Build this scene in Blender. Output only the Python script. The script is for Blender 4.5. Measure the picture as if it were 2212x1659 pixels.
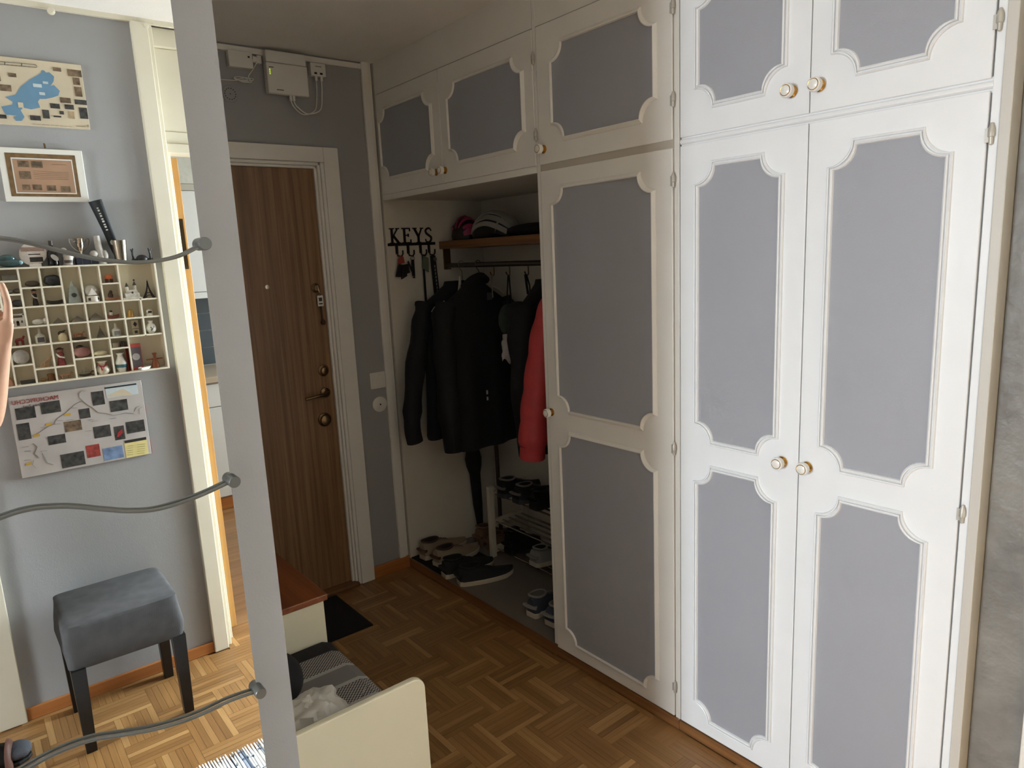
import bpy, math, random
from math import sin, cos, pi, radians, sqrt, atan2, asin
from mathutils import Vector, Matrix, noise as mnoise
random.seed(7)
for o in list(bpy.data.objects): bpy.data.objects.remove(o)
COL = bpy.context.scene.collection
SC = bpy.context.scene

# ------------------------------------------------------------------ camera
IW, IH, FPX = 2212.0, 1659.0, 1508.48
CAM = Vector((-1.7096, -3.0845, 1.6011))
YAW, PITCH, ROLL = radians(-38.6127), radians(-10.5597), radians(-2.6683)
FW = Vector((-sin(YAW)*cos(PITCH), cos(YAW)*cos(PITCH), sin(PITCH)))
R0 = Vector((cos(YAW), sin(YAW), 0)); U0 = R0.cross(FW)
RT = cos(ROLL)*R0 + sin(ROLL)*U0; UP = -sin(ROLL)*R0 + cos(ROLL)*U0
cd = bpy.data.cameras.new('camera'); cam = bpy.data.objects.new('camera', cd); COL.objects.link(cam)
cd.sensor_width = 36.0; cd.lens = FPX/IW*36.0; cd.clip_start = 0.002
m = Matrix((RT, UP, -FW)).transposed().to_4x4(); m.translation = CAM
cam.matrix_world = m
SC.camera = cam
YM = -1.85                       # mirror wall plane; a thing seen in the mirror at y stands at 2*YM - y
def on(u, v, ax, val):           # photo pixel -> point where the sight line meets the plane axis=val
    d = FW + RT*((u-IW/2)/FPX) + UP*((IH/2-v)/FPX)
    return CAM + d*((val-CAM[ax])/d[ax])
def mir(u, v, yv=-0.12):         # the same through the mirror
    p = on(u, v, 1, yv); return Vector((p.x, 2*YM-p.y, p.z))

# ------------------------------------------------------------------ world, light, exposure
W = bpy.data.worlds.new('sky'); SC.world = W; W.use_nodes = True
bg = W.node_tree.nodes['Background']; bg.inputs[0].default_value = (0.55, 0.70, 0.95, 1); bg.inputs[1].default_value = 1.0
SC.view_settings.view_transform = 'Standard'; SC.view_settings.look = 'None'
SC.view_settings.gamma = 1.0; SC.view_settings.exposure = 0.36; SC.view_settings.use_curve_mapping = False
XW = -5.6                        # wall with the big window that lights the hall
def area(name, loc, target, sx, sy, power, col, spread=180):
    l = bpy.data.lights.new(name, 'AREA'); l.shape = 'RECTANGLE'; l.size = sx; l.size_y = sy
    l.energy = power; l.color = col; l.spread = radians(spread)
    o = bpy.data.objects.new(name, l); COL.objects.link(o); o.location = loc
    o.rotation_euler = (Vector(target)-Vector(loc)).to_track_quat('-Z', 'Y').to_euler()
    return o
area('window_daylight', (XW+0.03, -2.24, 1.25), (XW+1.0, -2.24, 0.45), 0.52, 1.95, 172, (0.87, 0.95, 1.03), 150)
area('side_room_daylight', (1.46, -3.12, 1.2), (0.5, -3.12, 0.95), 0.75, 1.5, 190, (0.82, 0.94, 1.06))
area('kitchen_daylight', (1.22, -4.6, 1.5), (0.2, -4.6, 1.35), 1.15, 1.15, 32, (0.93, 0.98, 1.0))

# ------------------------------------------------------------------ materials
def lin(c): return tuple(((x/255.0)/12.92 if x <= 10 else (((x/255.0)+0.055)/1.055)**2.4) for x in c)
MATS = {}
def nt(m):
    return m.node_tree.nodes, m.node_tree.links
def mat(name, rgb, rough=0.5, metal=0.0, var=0.0, vscale=8.0, bump=0.0, bscale=200.0, spec=0.5, trans=0.0, emit=None, es=1.0, coat=0.0, alpha=1.0):
    if name in MATS: return MATS[name]
    m = bpy.data.materials.new(name); m.use_nodes = True; N, L = nt(m)
    b = N['Principled BSDF']; c = lin(rgb)
    b.inputs['Base Color'].default_value = (*c, 1); b.inputs['Roughness'].default_value = rough
    b.inputs['Metallic'].default_value = metal; b.inputs['Specular IOR Level'].default_value = spec
    b.inputs['Transmission Weight'].default_value = trans; b.inputs['Coat Weight'].default_value = coat
    b.inputs['Alpha'].default_value = alpha
    if emit: b.inputs['Emission Color'].default_value = (*lin(emit), 1); b.inputs['Emission Strength'].default_value = es
    tc = N.new('ShaderNodeTexCoord')
    if var > 0:
        n = N.new('ShaderNodeTexNoise'); n.inputs['Scale'].default_value = vscale; n.inputs['Detail'].default_value = 4
        L.new(tc.outputs['Object'], n.inputs['Vector'])
        r = N.new('ShaderNodeMapRange'); r.inputs[1].default_value = 0.3; r.inputs[2].default_value = 0.7
        r.inputs[3].default_value = 1-var; r.inputs[4].default_value = 1+var
        L.new(n.outputs['Fac'], r.inputs[0])
        x = N.new('ShaderNodeVectorMath'); x.operation = 'SCALE'; x.inputs[0].default_value = c
        L.new(r.outputs[0], x.inputs['Scale']); L.new(x.outputs[0], b.inputs['Base Color'])
    if bump > 0:
        n = N.new('ShaderNodeTexNoise'); n.inputs['Scale'].default_value = bscale; n.inputs['Detail'].default_value = 3
        L.new(tc.outputs['Object'], n.inputs['Vector'])
        bp = N.new('ShaderNodeBump'); bp.inputs['Strength'].default_value = bump; bp.inputs['Distance'].default_value = 0.004
        L.new(n.outputs['Fac'], bp.inputs['Height']); L.new(bp.outputs[0], b.inputs['Normal'])
    MATS[name] = m; return m
def wood(name, c1, c2, axis='z', rough=0.4, scale=1.0, coord='Object', bands=0.5):
    """long grain along one axis"""
    if name in MATS: return MATS[name]
    m = bpy.data.materials.new(name); m.use_nodes = True; N, L = nt(m); b = N['Principled BSDF']
    b.inputs['Roughness'].default_value = rough
    tc = N.new('ShaderNodeTexCoord'); mp = N.new('ShaderNodeMapping')
    s = {'x': (1.2, 55, 55), 'y': (55, 1.2, 55), 'z': (55, 55, 1.2)}[axis]
    mp.inputs['Scale'].default_value = tuple(q*scale for q in s)
    L.new(tc.outputs[coord], mp.inputs['Vector'])
    n = N.new('ShaderNodeTexNoise'); n.inputs['Scale'].default_value = 1.0; n.inputs['Detail'].default_value = 5; n.inputs['Roughness'].default_value = 0.65
    n.inputs['Distortion'].default_value = bands
    L.new(mp.outputs[0], n.inputs['Vector'])
    r = N.new('ShaderNodeValToRGB'); r.color_ramp.elements[0].position = 0.32; r.color_ramp.elements[1].position = 0.68
    r.color_ramp.elements[0].color = (*lin(c1), 1); r.color_ramp.elements[1].color = (*lin(c2), 1)
    L.new(n.outputs['Fac'], r.inputs[0]); L.new(r.outputs[0], b.inputs['Base Color'])
    bp = N.new('ShaderNodeBump'); bp.inputs['Strength'].default_value = 0.12; bp.inputs['Distance'].default_value = 0.002
    L.new(n.outputs['Fac'], bp.inputs['Height']); L.new(bp.outputs[0], b.inputs['Normal'])
    MATS[name] = m; return m
def parquet_mat():
    m = bpy.data.materials.new('parquet_oak'); m.use_nodes = True; N, L = nt(m); b = N['Principled BSDF']
    b.inputs['Roughness'].default_value = 0.36
    g = N.new('ShaderNodeNewGeometry'); oi = N.new('ShaderNodeObjectInfo'); uv = N.new('ShaderNodeUVMap')
    ad = N.new('ShaderNodeMath'); ad.operation = 'ADD'; L.new(g.outputs['Random Per Island'], ad.inputs[0]); L.new(oi.outputs['Random'], ad.inputs[1])
    fr = N.new('ShaderNodeMath'); fr.operation = 'FRACT'; L.new(ad.outputs[0], fr.inputs[0])
    sx = N.new('ShaderNodeSeparateXYZ'); L.new(uv.outputs[0], sx.inputs[0])
    ml = N.new('ShaderNodeMath'); ml.operation = 'MULTIPLY'; ml.inputs[1].default_value = 37.0; L.new(fr.outputs[0], ml.inputs[0])
    cb = N.new('ShaderNodeCombineXYZ'); 
    m1 = N.new('ShaderNodeMath'); m1.operation = 'MULTIPLY'; m1.inputs[1].default_value = 7.0; L.new(sx.outputs[0], m1.inputs[0])
    m2 = N.new('ShaderNodeMath'); m2.operation = 'MULTIPLY'; m2.inputs[1].default_value = 170.0; L.new(sx.outputs[1], m2.inputs[0])
    L.new(m1.outputs[0], cb.inputs[0]); L.new(m2.outputs[0], cb.inputs[1]); L.new(ml.outputs[0], cb.inputs[2])
    n = N.new('ShaderNodeTexNoise'); n.inputs['Scale'].default_value = 1.0; n.inputs['Detail'].default_value = 4; L.new(cb.outputs[0], n.inputs['Vector'])
    rp = N.new('ShaderNodeValToRGB'); e = rp.color_ramp.elements
    e[0].position = 0.0; e[0].color = (*lin((134, 95, 54)), 1); e[1].position = 1.0; e[1].color = (*lin((182, 140, 88)), 1)
    q = rp.color_ramp.elements.new(0.45); q.color = (*lin((146, 105, 60)), 1)
    q = rp.color_ramp.elements.new(0.75); q.color = (*lin((156, 114, 67)), 1)
    L.new(fr.outputs[0], rp.inputs[0])
    mr = N.new('ShaderNodeMapRange'); mr.inputs[1].default_value = 0.3; mr.inputs[2].default_value = 0.7; mr.inputs[3].default_value = 0.82; mr.inputs[4].default_value = 1.12
    L.new(n.outputs['Fac'], mr.inputs[0])
    vm = N.new('ShaderNodeVectorMath'); vm.operation = 'SCALE'; L.new(rp.outputs[0], vm.inputs[0]); L.new(mr.outputs[0], vm.inputs['Scale'])
    L.new(vm.outputs[0], b.inputs['Base Color'])
    return m
WHITE = mat('white_paint', (236, 231, 221), 0.38, var=0.02, bump=0.05, bscale=300)
WHITE2 = mat('white_gloss_paint', (242, 242, 241), 0.3, var=0.015, bump=0.04, bscale=260)
GREYP = mat('grey_panel_paint', (162, 162, 166), 0.5, var=0.02, vscale=3, bump=0.12, bscale=400)
WALLG = mat('grey_wall_paint', (160, 158, 156), 0.75, var=0.02, vscale=3, bump=0.10, bscale=220)
PLAST = mat('rough_grey_plaster', (126, 122, 115), 0.45, var=0.24, vscale=9, bump=1.0, bscale=26)
CREAM = mat('cream_paint', (226, 217, 194), 0.4, var=0.02)
CEIL = mat('ceiling_paint', (240, 235, 226), 0.9, var=0.02, bump=0.2, bscale=120)
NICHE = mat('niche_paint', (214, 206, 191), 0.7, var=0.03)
OAK = wood('oak_door_veneer', (108, 76, 46), (152, 114, 76), 'z', 0.42, 1.0)
PINE = wood('orange_pine', (156, 94, 46), (186, 120, 66), 'x', 0.35, 0.7)
PINEZ = wood('orange_pine_upright', (184, 134, 74), (206, 160, 98), 'z', 0.35, 0.7)
PINEY = wood('orange_pine_plinth', (104, 70, 42), (150, 102, 58), 'y', 0.35, 0.7)
TEAK = wood('teak_top', (112, 58, 30), (150, 84, 46), 'y', 0.3, 0.6)
BENCHW = mat('bench_cream', (224, 214, 186), 0.4, var=0.02, bump=0.04)
STEEL = mat('brushed_steel', (190, 186, 178), 0.25, 1.0)
BRASS = mat('brass', (200, 150, 70), 0.25, 1.0)
OLDBR = mat('aged_brass', (130, 108, 80), 0.3, 1.0)
PORC = mat('porcelain', (240, 236, 228), 0.15, coat=0.4)
BLACK = mat('black_fabric', (18, 18, 20), 0.9, bump=0.25, bscale=500)
BLACKP = mat('black_plastic', (14, 14, 15), 0.35)
DKGREY = mat('dark_grey', (60, 60, 62), 0.6)
GREYMET = mat('grey_metal', (122, 124, 122), 0.35, 0.8)
MIRROR = mat('mirror_silver', (238, 240, 238), 0.0, 1.0)
WHITEPL = mat('white_plastic', (226, 222, 212), 0.35)
GLASS = mat('clear_glass', (235, 245, 245), 0.02, trans=1.0)

# ------------------------------------------------------------------ mesh builder
class MB:
    def __init__(s): s.v = []; s.f = []; s.mi = []; s.cur = 0; s.uv = []
    def add(s, vs, fs):
        b = len(s.v); s.v += [Vector(p) for p in vs]
        for f in fs: s.f.append(tuple(i+b for i in f)); s.mi.append(s.cur)
        return s
    def box(s, x0, x1, y0, y1, z0, z1):
        if x0 > x1: x0, x1 = x1, x0
        if y0 > y1: y0, y1 = y1, y0
        if z0 > z1: z0, z1 = z1, z0
        return s.add([(x0,y0,z0),(x1,y0,z0),(x1,y1,z0),(x0,y1,z0),(x0,y0,z1),(x1,y0,z1),(x1,y1,z1),(x0,y1,z1)],
              [(0,3,2,1),(4,5,6,7),(0,1,5,4),(1,2,6,5),(2,3,7,6),(3,0,4,7)])
    def rings(s, rs, closed=True, caps=True, loop=False):
        n = len(rs[0]); vs = [p for r in rs for p in r]; fs = []
        R = len(rs)
        for i in range(R if loop else R-1):
            j = (i+1) % R
            for k in range(n if closed else n-1):
                k2 = (k+1) % n
                fs.append((i*n+k, i*n+k2, j*n+k2, j*n+k))
        if caps and not loop: fs.append(tuple(range(n-1,-1,-1))); fs.append(tuple((R-1)*n+k for k in range(n)))
        return s.add(vs, fs)
    def tube(s, pts, r, n=8, caps=True, loop=False, flat=1.0):
        pts = [Vector(p) for p in pts]; rs = []; P = len(pts)
        prev = None
        for i, p in enumerate(pts):
            if loop: t = pts[(i+1) % P]-pts[i-1]
            else: t = pts[min(i+1, P-1)]-pts[max(i-1, 0)]
            t.normalize()
            if prev is None: a = t.orthogonal().normalized() if abs(t.z) > 0.9 else t.cross(Vector((0,0,1))).normalized()
            else: a = (prev - t*prev.dot(t)).normalized()
            prev = a; c = t.cross(a)
            rr = r[i] if isinstance(r, (list, tuple)) else r
            rs.append([p + a*(rr*cos(2*pi*k/n)) + c*(rr*flat*sin(2*pi*k/n)) for k in range(n)])
        return s.rings(rs, True, caps, loop)
    def cyl(s, p0, p1, r0, r1=None, n=16): return s.tube([p0, p1], [r0, r0 if r1 is None else r1], n)
    def lathe(s, prof, c=(0,0,0), axis=(0,0,1), n=20, sc=(1,1)):
        a = Vector(axis).normalized(); u = a.orthogonal().normalized(); w = a.cross(u); c = Vector(c)
        rs = [[c + a*h + u*(max(r,1e-4)*sc[0]*cos(2*pi*k/n)) + w*(max(r,1e-4)*sc[1]*sin(2*pi*k/n)) for k in range(n)] for r, h in prof]
        return s.rings(rs)
    def ell(s, c, r, nu=16, nv=10, fn=None, t0=0.0, t1=1.0):
        rs = []
        for i in range(nv+1):
            th = -pi/2 + pi*(t0+(t1-t0)*i/nv); ring = []
            for k in range(nu):
                ph = 2*pi*k/nu
                d = Vector((cos(th)*cos(ph), cos(th)*sin(ph), sin(th)))
                q = fn(d) if fn else 1.0
                ring.append(Vector((c[0]+r[0]*max(abs(d.x),0)*(1 if d.x>=0 else -1)*q, c[1]+r[1]*d.y*q, c[2]+r[2]*d.z*q)))
            if cos(th) < 1e-6: ring = [Vector((c[0]+1e-5*cos(2*pi*k/nu), c[1]+1e-5*sin(2*pi*k/nu), ring[0].z)) for k in range(nu)]
            rs.append(ring)
        return s.rings(rs)
    def prism(s, poly, d):
        n = len(poly); d = Vector(d); a = [Vector(p) for p in poly]
        return s.add(a+[p+d for p in a], [tuple(range(n-1,-1,-1)), tuple(range(n,2*n))] + [(k,(k+1)%n,(k+1)%n+n,k+n) for k in range(n)])
    def face(s, poly): return s.add(poly, [tuple(range(len(poly)))])
    def grid(s, fn, nu, nv):
        vs = [fn(i/nu, j/nv) for j in range(nv+1) for i in range(nu+1)]
        return s.add(vs, [(j*(nu+1)+i, j*(nu+1)+i+1, (j+1)*(nu+1)+i+1, (j+1)*(nu+1)+i) for j in range(nv) for i in range(nu)])
    def xf(s, fn, start=0):
        for i in range(start, len(s.v)): s.v[i] = Vector(fn(s.v[i]))
        return s
ORG = {}
def build(name, mb, m, parent=None, loc=None, smooth=False, bevel=0.0, local=False):
    """one mesh object; vertices are given in world coordinates (local=True: in the parent's)"""
    me = bpy.data.meshes.new(name); o = bpy.data.objects.new(name, me); COL.objects.link(o)
    if parent is not None:
        o.parent = parent; org = Vector((0,0,0)) if local else ORG.get(parent.name, Vector((0,0,0)))
        ORG[o.name] = org
    else:
        org = Vector(loc) if loc is not None else Vector((0,0,0)); o.location = org; ORG[o.name] = org
    me.from_pydata([tuple(p-org) for p in mb.v], [], mb.f)
    ms = m if isinstance(m, (list, tuple)) else [m]
    for q in ms: me.materials.append(q)
    if len(ms) > 1:
        for p, i in zip(me.polygons, mb.mi): p.material_index = i
    if smooth:
        for p in me.polygons: p.use_smooth = True
        try: me.set_sharp_from_angle(angle=radians(40))
        except Exception: pass
    me.update()
    if bevel > 0:
        b = o.modifiers.new('bevel', 'BEVEL'); b.width = bevel; b.segments = 2; b.limit_method = 'ANGLE'; b.angle_limit = radians(35)
    return o
def tag(o, label=None, cat=None, group=None, kind=None):
    if label: o['label'] = label
    if cat: o['category'] = cat
    if group: o['group'] = group
    if kind: o['kind'] = kind
    return o
def thing(name, label, cat, loc=(0,0,0), rz=0.0, group=None):
    o = bpy.data.objects.new(name, None); COL.objects.link(o); o.location = loc; o.rotation_euler = (0,0,rz)
    o.empty_display_size = 0.05; ORG[o.name] = Vector(loc)
    return tag(o, label, cat, group)
def one(name, label, cat, mb, m, loc, group=None, **k):
    return tag(build(name, mb, m, None, loc, **k), label, cat, group)
def struct(name, mb, m, parent=None, label=None, **k):
    o = build(name, mb, m, parent, **k)
    if parent is None: tag(o, label, None, None, 'structure')
    return o
def B(*a): return MB().box(*a)
def text_mb(s, size, xdir, zdir, org, depth=0.001, mono=1.0):
    cu = bpy.data.curves.new('t', 'FONT'); cu.body = s; cu.size = size; cu.extrude = depth/2; cu.resolution_u = 2
    o = bpy.data.objects.new('t', cu); COL.objects.link(o)
    me = bpy.data.meshes.new_from_object(o.evaluated_get(bpy.context.evaluated_depsgraph_get()))
    xd, zd = Vector(xdir), Vector(zdir); nd = xd.cross(zd); org = Vector(org)
    mb = MB(); mb.add([org + xd*v.co.x*mono + zd*v.co.y + nd*v.co.z for v in me.vertices], [tuple(p.vertices) for p in me.polygons])
    bpy.data.objects.remove(o); bpy.data.curves.remove(cu); bpy.data.meshes.remove(me)
    return mb
def fbm(p, s=1.0): return mnoise.noise(Vector(p)*s)

# ================================================================== the setting
KY = 2*YM                       # -3.70, back face of the back wall
YB = -3.58                      # front face of the back wall
XE = -1.303                     # hall side face of the mirror wall's end
FLOORP = wood('plain_oak_floor', (134, 94, 52), (164, 120, 72), 'x', 0.4, 0.8)
KFLOOR = wood('kitchen_laminate', (126, 92, 58), (166, 126, 84), 'x', 0.35, 0.35)
floor = struct('floor', MB().box(XW, 0.155, KY-0.03, 0.12, -0.06, -0.004), FLOORP)
struct('ceiling', MB().box(XW, 0.7, KY, 0.12, 2.5, 2.6).box(-2.6, 1.4, -6.1, KY, 2.5, 2.6), CEIL)
struct('wall_left', MB().box(XW, XE, YM, YM+0.1, 0, 2.5), WALLG)
struct('wall_hall', B(XE-0.1, XE, YM+0.1, 0, 0, 2.5), WHITE)  # unseen hall face, made white to bounce more light onto the wardrobes
DX0, DX1, DZ = -1.185, -0.30, 2.045          # entrance door opening
struct('wall_front', MB().box(XE-0.1, DX0, 0, 0.12, 0, 2.5).box(DX1, 0.0, 0, 0.12, 0, 2.5).box(DX0, DX1, 0, 0.12, DZ, 2.5).box(0.0, 0.7, 0, 0.12, 0, 2.5), WALLG)
struct('wall_back', MB().box(-1.79, -1.0, KY, YB, 0, 2.5).box(-2.66, -1.79, KY, YB, 2.06, 2.5).box(XW, -2.66, KY, YB, 0, 2.5).box(-0.12, 0.155, KY, YB, 0, 2.5), WALLG)
struct('wall_right', MB().box(0.055, 0.155, -2.77, -2.582, 0, 2.5).box(0.055, 0.155, YB, -3.5, 0, 2.5).box(0.055, 0.155, -3.5, -2.77, 2.05, 2.5).box(0.6, 0.7, -2.582, 0, 0, 2.5), PLAST)
struct('wall_window', MB().box(XW-0.15, XW, KY, -2.52, 0, 2.5).box(XW-0.15, XW, -1.96, YM+0.1, 0, 2.5).box(XW-0.15, XW, -2.52, -1.96, 0, 0.25).box(XW-0.15, XW, -2.52, -1.96, 2.25, 2.5), WALLG)
struct('wall_side_room', MB().box(0.7, 1.6, -2.6, -2.5, 0, 2.5).box(0.155, 0.7, -2.6, -2.582, 0, 2.5).box(1.5, 1.6, YB, -3.52, 0, 2.5).box(1.5, 1.6, -2.7, -2.6, 0, 2.5).box(1.5, 1.6, -3.52, -2.7, 0, 0.4).box(1.5, 1.6, -3.52, -2.7, 2.0, 2.5).box(0.155, 1.6, YB, -2.5, 2.5, 2.6), mat('side_room_white', (222, 220, 214), 0.7))
struct('floor_side_room', B(0.155, 1.6, YB, -2.6, -0.06, 0.0), FLOORP)
w3 = struct('window_3', MB().box(1.52, 1.57, -3.52, -3.47, 0.4, 2.0).box(1.52, 1.57, -2.75, -2.7, 0.4, 2.0).box(1.52, 1.57, -3.47, -2.75, 0.4, 0.46).box(1.52, 1.57, -3.47, -2.75, 1.94, 2.0), WHITE)
build('window_pane', B(1.54, 1.545, -3.47, -2.75, 0.46, 1.94), GLASS, w3)
struct('trim_11', MB().box(0.035, 0.055, -2.77, -2.687, 0, 2.13).box(0.035, 0.055, -3.578, -3.5, 0, 2.13).box(0.035, 0.055, -3.5, -2.77, 2.05, 2.13).box(0.055, 0.155, -2.785, -2.77, 0, 2.05).box(0.055, 0.155, -3.5, -3.485, 0, 2.05), WHITE, bevel=0.003)
w1 = struct('window_1', MB().box(XW-0.1, XW-0.04, -2.52, -2.49, 0.25, 2.25).box(XW-0.1, XW-0.04, -1.99, -1.96, 0.25, 2.25).box(XW-0.1, XW-0.04, -2.49, -1.99, 0.25, 0.30).box(XW-0.1, XW-0.04, -2.49, -1.99, 2.20, 2.25), WHITE)
build('window_pane', B(XW-0.075, XW-0.07, -2.49, -1.99, 0.30, 2.20), GLASS, w1)
# living room behind the doorway the photographer stands in
struct('wall_living_room', MB().box(-2.76, -2.66, -5.0, KY, 0, 2.5).box(-1.79, -1.7, -5.0, KY, 0, 2.5).box(-2.76, -1.7, -5.1, -5.0, 0, 2.5).box(-2.76, -1.7, -5.0, KY, 2.5, 2.6), WALLG)
struct('floor_living_room', B(-2.76, -1.7, -5.0, KY-0.03, -0.06, 0.0), FLOORP)
# door casings and trims
def casing(name, parts, m): return struct(name, sum_boxes(parts), m, bevel=0.003)
def sum_boxes(parts):
    b = MB()
    for p in parts: b.box(*p)
    return b
casing('trim_1', [(-1.79, -1.70, YB, YB+0.02, 0, 2.13), (-2.75, -2.66, YB, YB+0.02, 0, 2.13), (-2.66, -1.79, YB, YB+0.02, 2.04, 2.13)], CREAM)
casing('trim_2', [(-1.04, -0.983, YB, YB+0.022, 0, 2.486)], CREAM)
casing('trim_3', [(-1.0, -0.965, KY, YB, 0, 2.486), (-0.965, -0.945, KY, -3.63, 0, 2.06), (-0.155, -0.12, KY, YB, 0, 2.486), (-0.12, -0.04, YB, YB+0.02, 0, 2.486)], CREAM)
casing('trim_4', [(-0.965, -0.155, KY, -3.62, 2.12, 2.42), (-0.965, -0.155, KY, -3.60, 2.42, 2.486), (-0.965, -0.155, KY, -3.605, 2.04, 2.075), (-0.965, -0.155, KY, -3.615, 2.075, 2.12)], CREAM)
t5 = struct('trim_5', B(-1.72, -0.12, YB, YB+0.016, 2.484, 2.5), CREAM)
for x in (-1.28, -0.99): build('screw_cap', MB().lathe([(0.0,0),(0.012,0),(0.012,0.006),(0.006,0.009)], (x, YB+0.016, 2.476), (0,1,0), 12), CREAM, t5)
struct('baseboard_back', B(-1.70, -1.04, YB, YB+0.014, 0, 0.047), PINE, bevel=0.003)
struct('baseboard_front', B(-0.225, 0.0, -0.014, 0, 0, 0.062), PINE, bevel=0.003)
struct('baseboard_left', B(XE, XE+0.012, YM, 0, 0, 0.06), PINEY)
# entrance door: casing, stepped jamb, leaf
casing('trim_6', [(-0.285, -0.213, -0.02, 0, 0, 2.11), (DX0-0.072, DX0+0.0, -0.02, 0, 0, 2.11), (DX0, -0.285, -0.02, 0, 2.045, 2.11)], WHITE)
casing('trim_7', [(-0.300, -0.285, -0.014, 0.0, 0, 2.045), (-0.312, -0.300, -0.004, 0.10, 0, 2.045), (-0.324, -0.312, 0.008, 0.10, 0, 2.031), (DX0, -0.300, -0.004, 0.10, 2.031, 2.045), (DX0, -0.312, 0.008, 0.10, 2.019, 2.031), (DX0, DX0+0.03, -0.004, 0.1, 0, 2.031)], WHITE)
struct('trim_8', B(DX0, -0.3, -0.03, 0.1, 0, 0.018), wood('threshold_oak', (110, 72, 40), (140, 96, 56), 'x', 0.4), bevel=0.005)
LY = 0.020                      # room face of the door leaf
door1 = struct('door_1', B(DX0+0.03, -0.3245, LY, 0.075, 0.02, 2.0185), OAK, bevel=0.002)
def leafpt(u, v): p = on(u, v, 1, LY); return p.x, p.z
def rose(name, u, v, prof, m, par=door1): x, z = leafpt(u, v); return build(name, MB().lathe(prof, (x, LY, z), (0,-1,0), 24), m, par, smooth=True)
rose('peephole', 577, 620, [(0.0,0),(0.009,0),(0.009,0.003),(0.0,0.004)], mat('peephole_brass', (200,190,170), 0.3, 0.8))
rose('lock_cylinder', 698, 800, [(0.0,0),(0.027,0),(0.027,0.006),(0.018,0.012),(0.016,0.02),(0.008,0.022),(0,0.022)], OLDBR)
rose('lock_cylinder', 701, 906, [(0.0,0),(0.033,0),(0.033,0.007),(0.026,0.012),(0.024,0.022),(0.012,0.026),(0,0.026)], OLDBR)
hx, hz = leafpt(702, 848)
build('door_handle', MB().lathe([(0,0),(0.024,0),(0.024,0.008),(0.011,0.012),(0.010,0.04),(0,0.04)], (hx, LY, hz), (0,-1,0), 20).tube([(hx, LY-0.04, hz), (hx-0.02, LY-0.046, hz-0.001), (hx-0.07, LY-0.046, hz-0.004), (hx-0.115, LY-0.044, hz-0.008)], [0.009,0.009,0.0075,0.006], 10), OLDBR, door1, smooth=True)
kx, kz = leafpt(681, 622)
build('upper_lock', MB().lathe([(0,0),(0.021,0),(0.021,0.006),(0.013,0.012),(0.013,0.018),(0,0.018)], (kx, LY, kz), (0,-1,0), 20), OLDBR, door1, smooth=True)
k = thing('door_key', 'key with a white tag hanging from the upper lock of the entrance door', 'key', (kx+0.012, LY-0.02, kz-0.09))
build('key_blade', MB().box(kx-0.002, kx+0.002, LY-0.03, LY-0.018, kz-0.012, kz+0.012).tube([(kx, LY-0.03, kz), (kx+0.006, LY-0.028, kz-0.02), (kx+0.011, LY-0.02, kz-0.035)], 0.0025, 6), STEEL, k)
build('key_tag', B(kx-0.002, kx+0.026, LY-0.018, LY-0.012, kz-0.085, kz-0.035), WHITEPL, k, bevel=0.002)
build('tag_print', MB().box(kx+0.004, kx+0.02, LY-0.0186, LY-0.018, kz-0.062, kz-0.045).box(kx+0.003, kx+0.021, LY-0.0186, LY-0.018, kz-0.076, kz-0.070), DKGREY, k)
build('key_strap', MB().tube([(kx+0.014, LY-0.012, kz-0.085), (kx+0.017, LY-0.008, kz-0.13), (kx+0.019, LY-0.008, kz-0.15)], 0.004, 8).ell((kx+0.019, LY-0.012, kz-0.16), (0.012,0.008,0.013), 10, 6), mat('brown_leather', (60,34,24), 0.5), k, smooth=True)
# white corner trim between the front wall and the wardrobes, cable duct along the ceiling
casing('trim_9', [(-0.058, -0.022, -0.016, 0, 0.062, 2.5), (-0.022, -0.006, -0.008, 0, 0.062, 2.5)], WHITE)
struct('trim_10', B(-1.2, -0.058, -0.014, 0, 2.468, 2.49), WHITE)
# ------------------------------------------------------------------ parquet: blocks of six oak strips, laid herringbone
PQ = parquet_mat()
L_, B_ = 0.195, 0.13; SW = B_/6
def strip_mb(l, w, h=0.004, g=0.0004):
    return [(g,g,-h),(l-g,g,-h),(l-g,w-g,-h),(g,w-g,-h),(g,g,0),(l-g,g,0),(l-g,w-g,0),(g,w-g,0)], [(4,5,6,7),(0,1,5,4),(1,2,6,5),(2,3,7,6),(3,0,4,7)]
strips = []
def infloor(x0, x1, y0, y1):
    cx, cy = (x0+x1)/2, (y0+y1)/2
    if cx > -0.004 or cy > -0.004: return False
    if cy > YM: return cx > XE
    if cy < YB: return cy > -3.74 and -0.99 < cx < -0.15
    return cx > -2.3
for a in range(-40, 41):
    for b in range(-30, 31):
        ox, oy = -0.485 + a*B_ + b*L_, -1.40 - a*B_ + b*L_
        for q in range(6):
            for (x0, y0, l, w, d) in ((ox, oy+q*SW, L_, SW, 0), (ox+L_+q*SW, oy, SW, L_, 1)):
                if infloor(x0, x0+l, y0, y0+w):
                    x1, y1 = min(x0+l, 0.0), min(y0+w, 0.0)
                    strips.append((x0, y0, x1, y1, d))
def score(s):
    c = Vector(((s[0]+s[2])/2, (s[1]+s[3])/2, 0))
    def inview(p):
        v = p-CAM; w = v.dot(FW)
        if w < 0.1: return None
        u, q = IW/2+FPX*v.dot(RT)/w, IH/2-FPX*v.dot(UP)/w
        return w if -20 < u < IW+20 and -20 < q < IH+30 else None
    d = inview(c)
    if d and not (c.y < YM and c.x < XE) and c.x > -0.95: return d
    r = Vector((c.x, 2*YM-c.y, 0)); d2 = inview(r)
    if d2 and c.x < -0.75: return d2
    return 99
strips.sort(key=score)
smesh = {}
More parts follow.
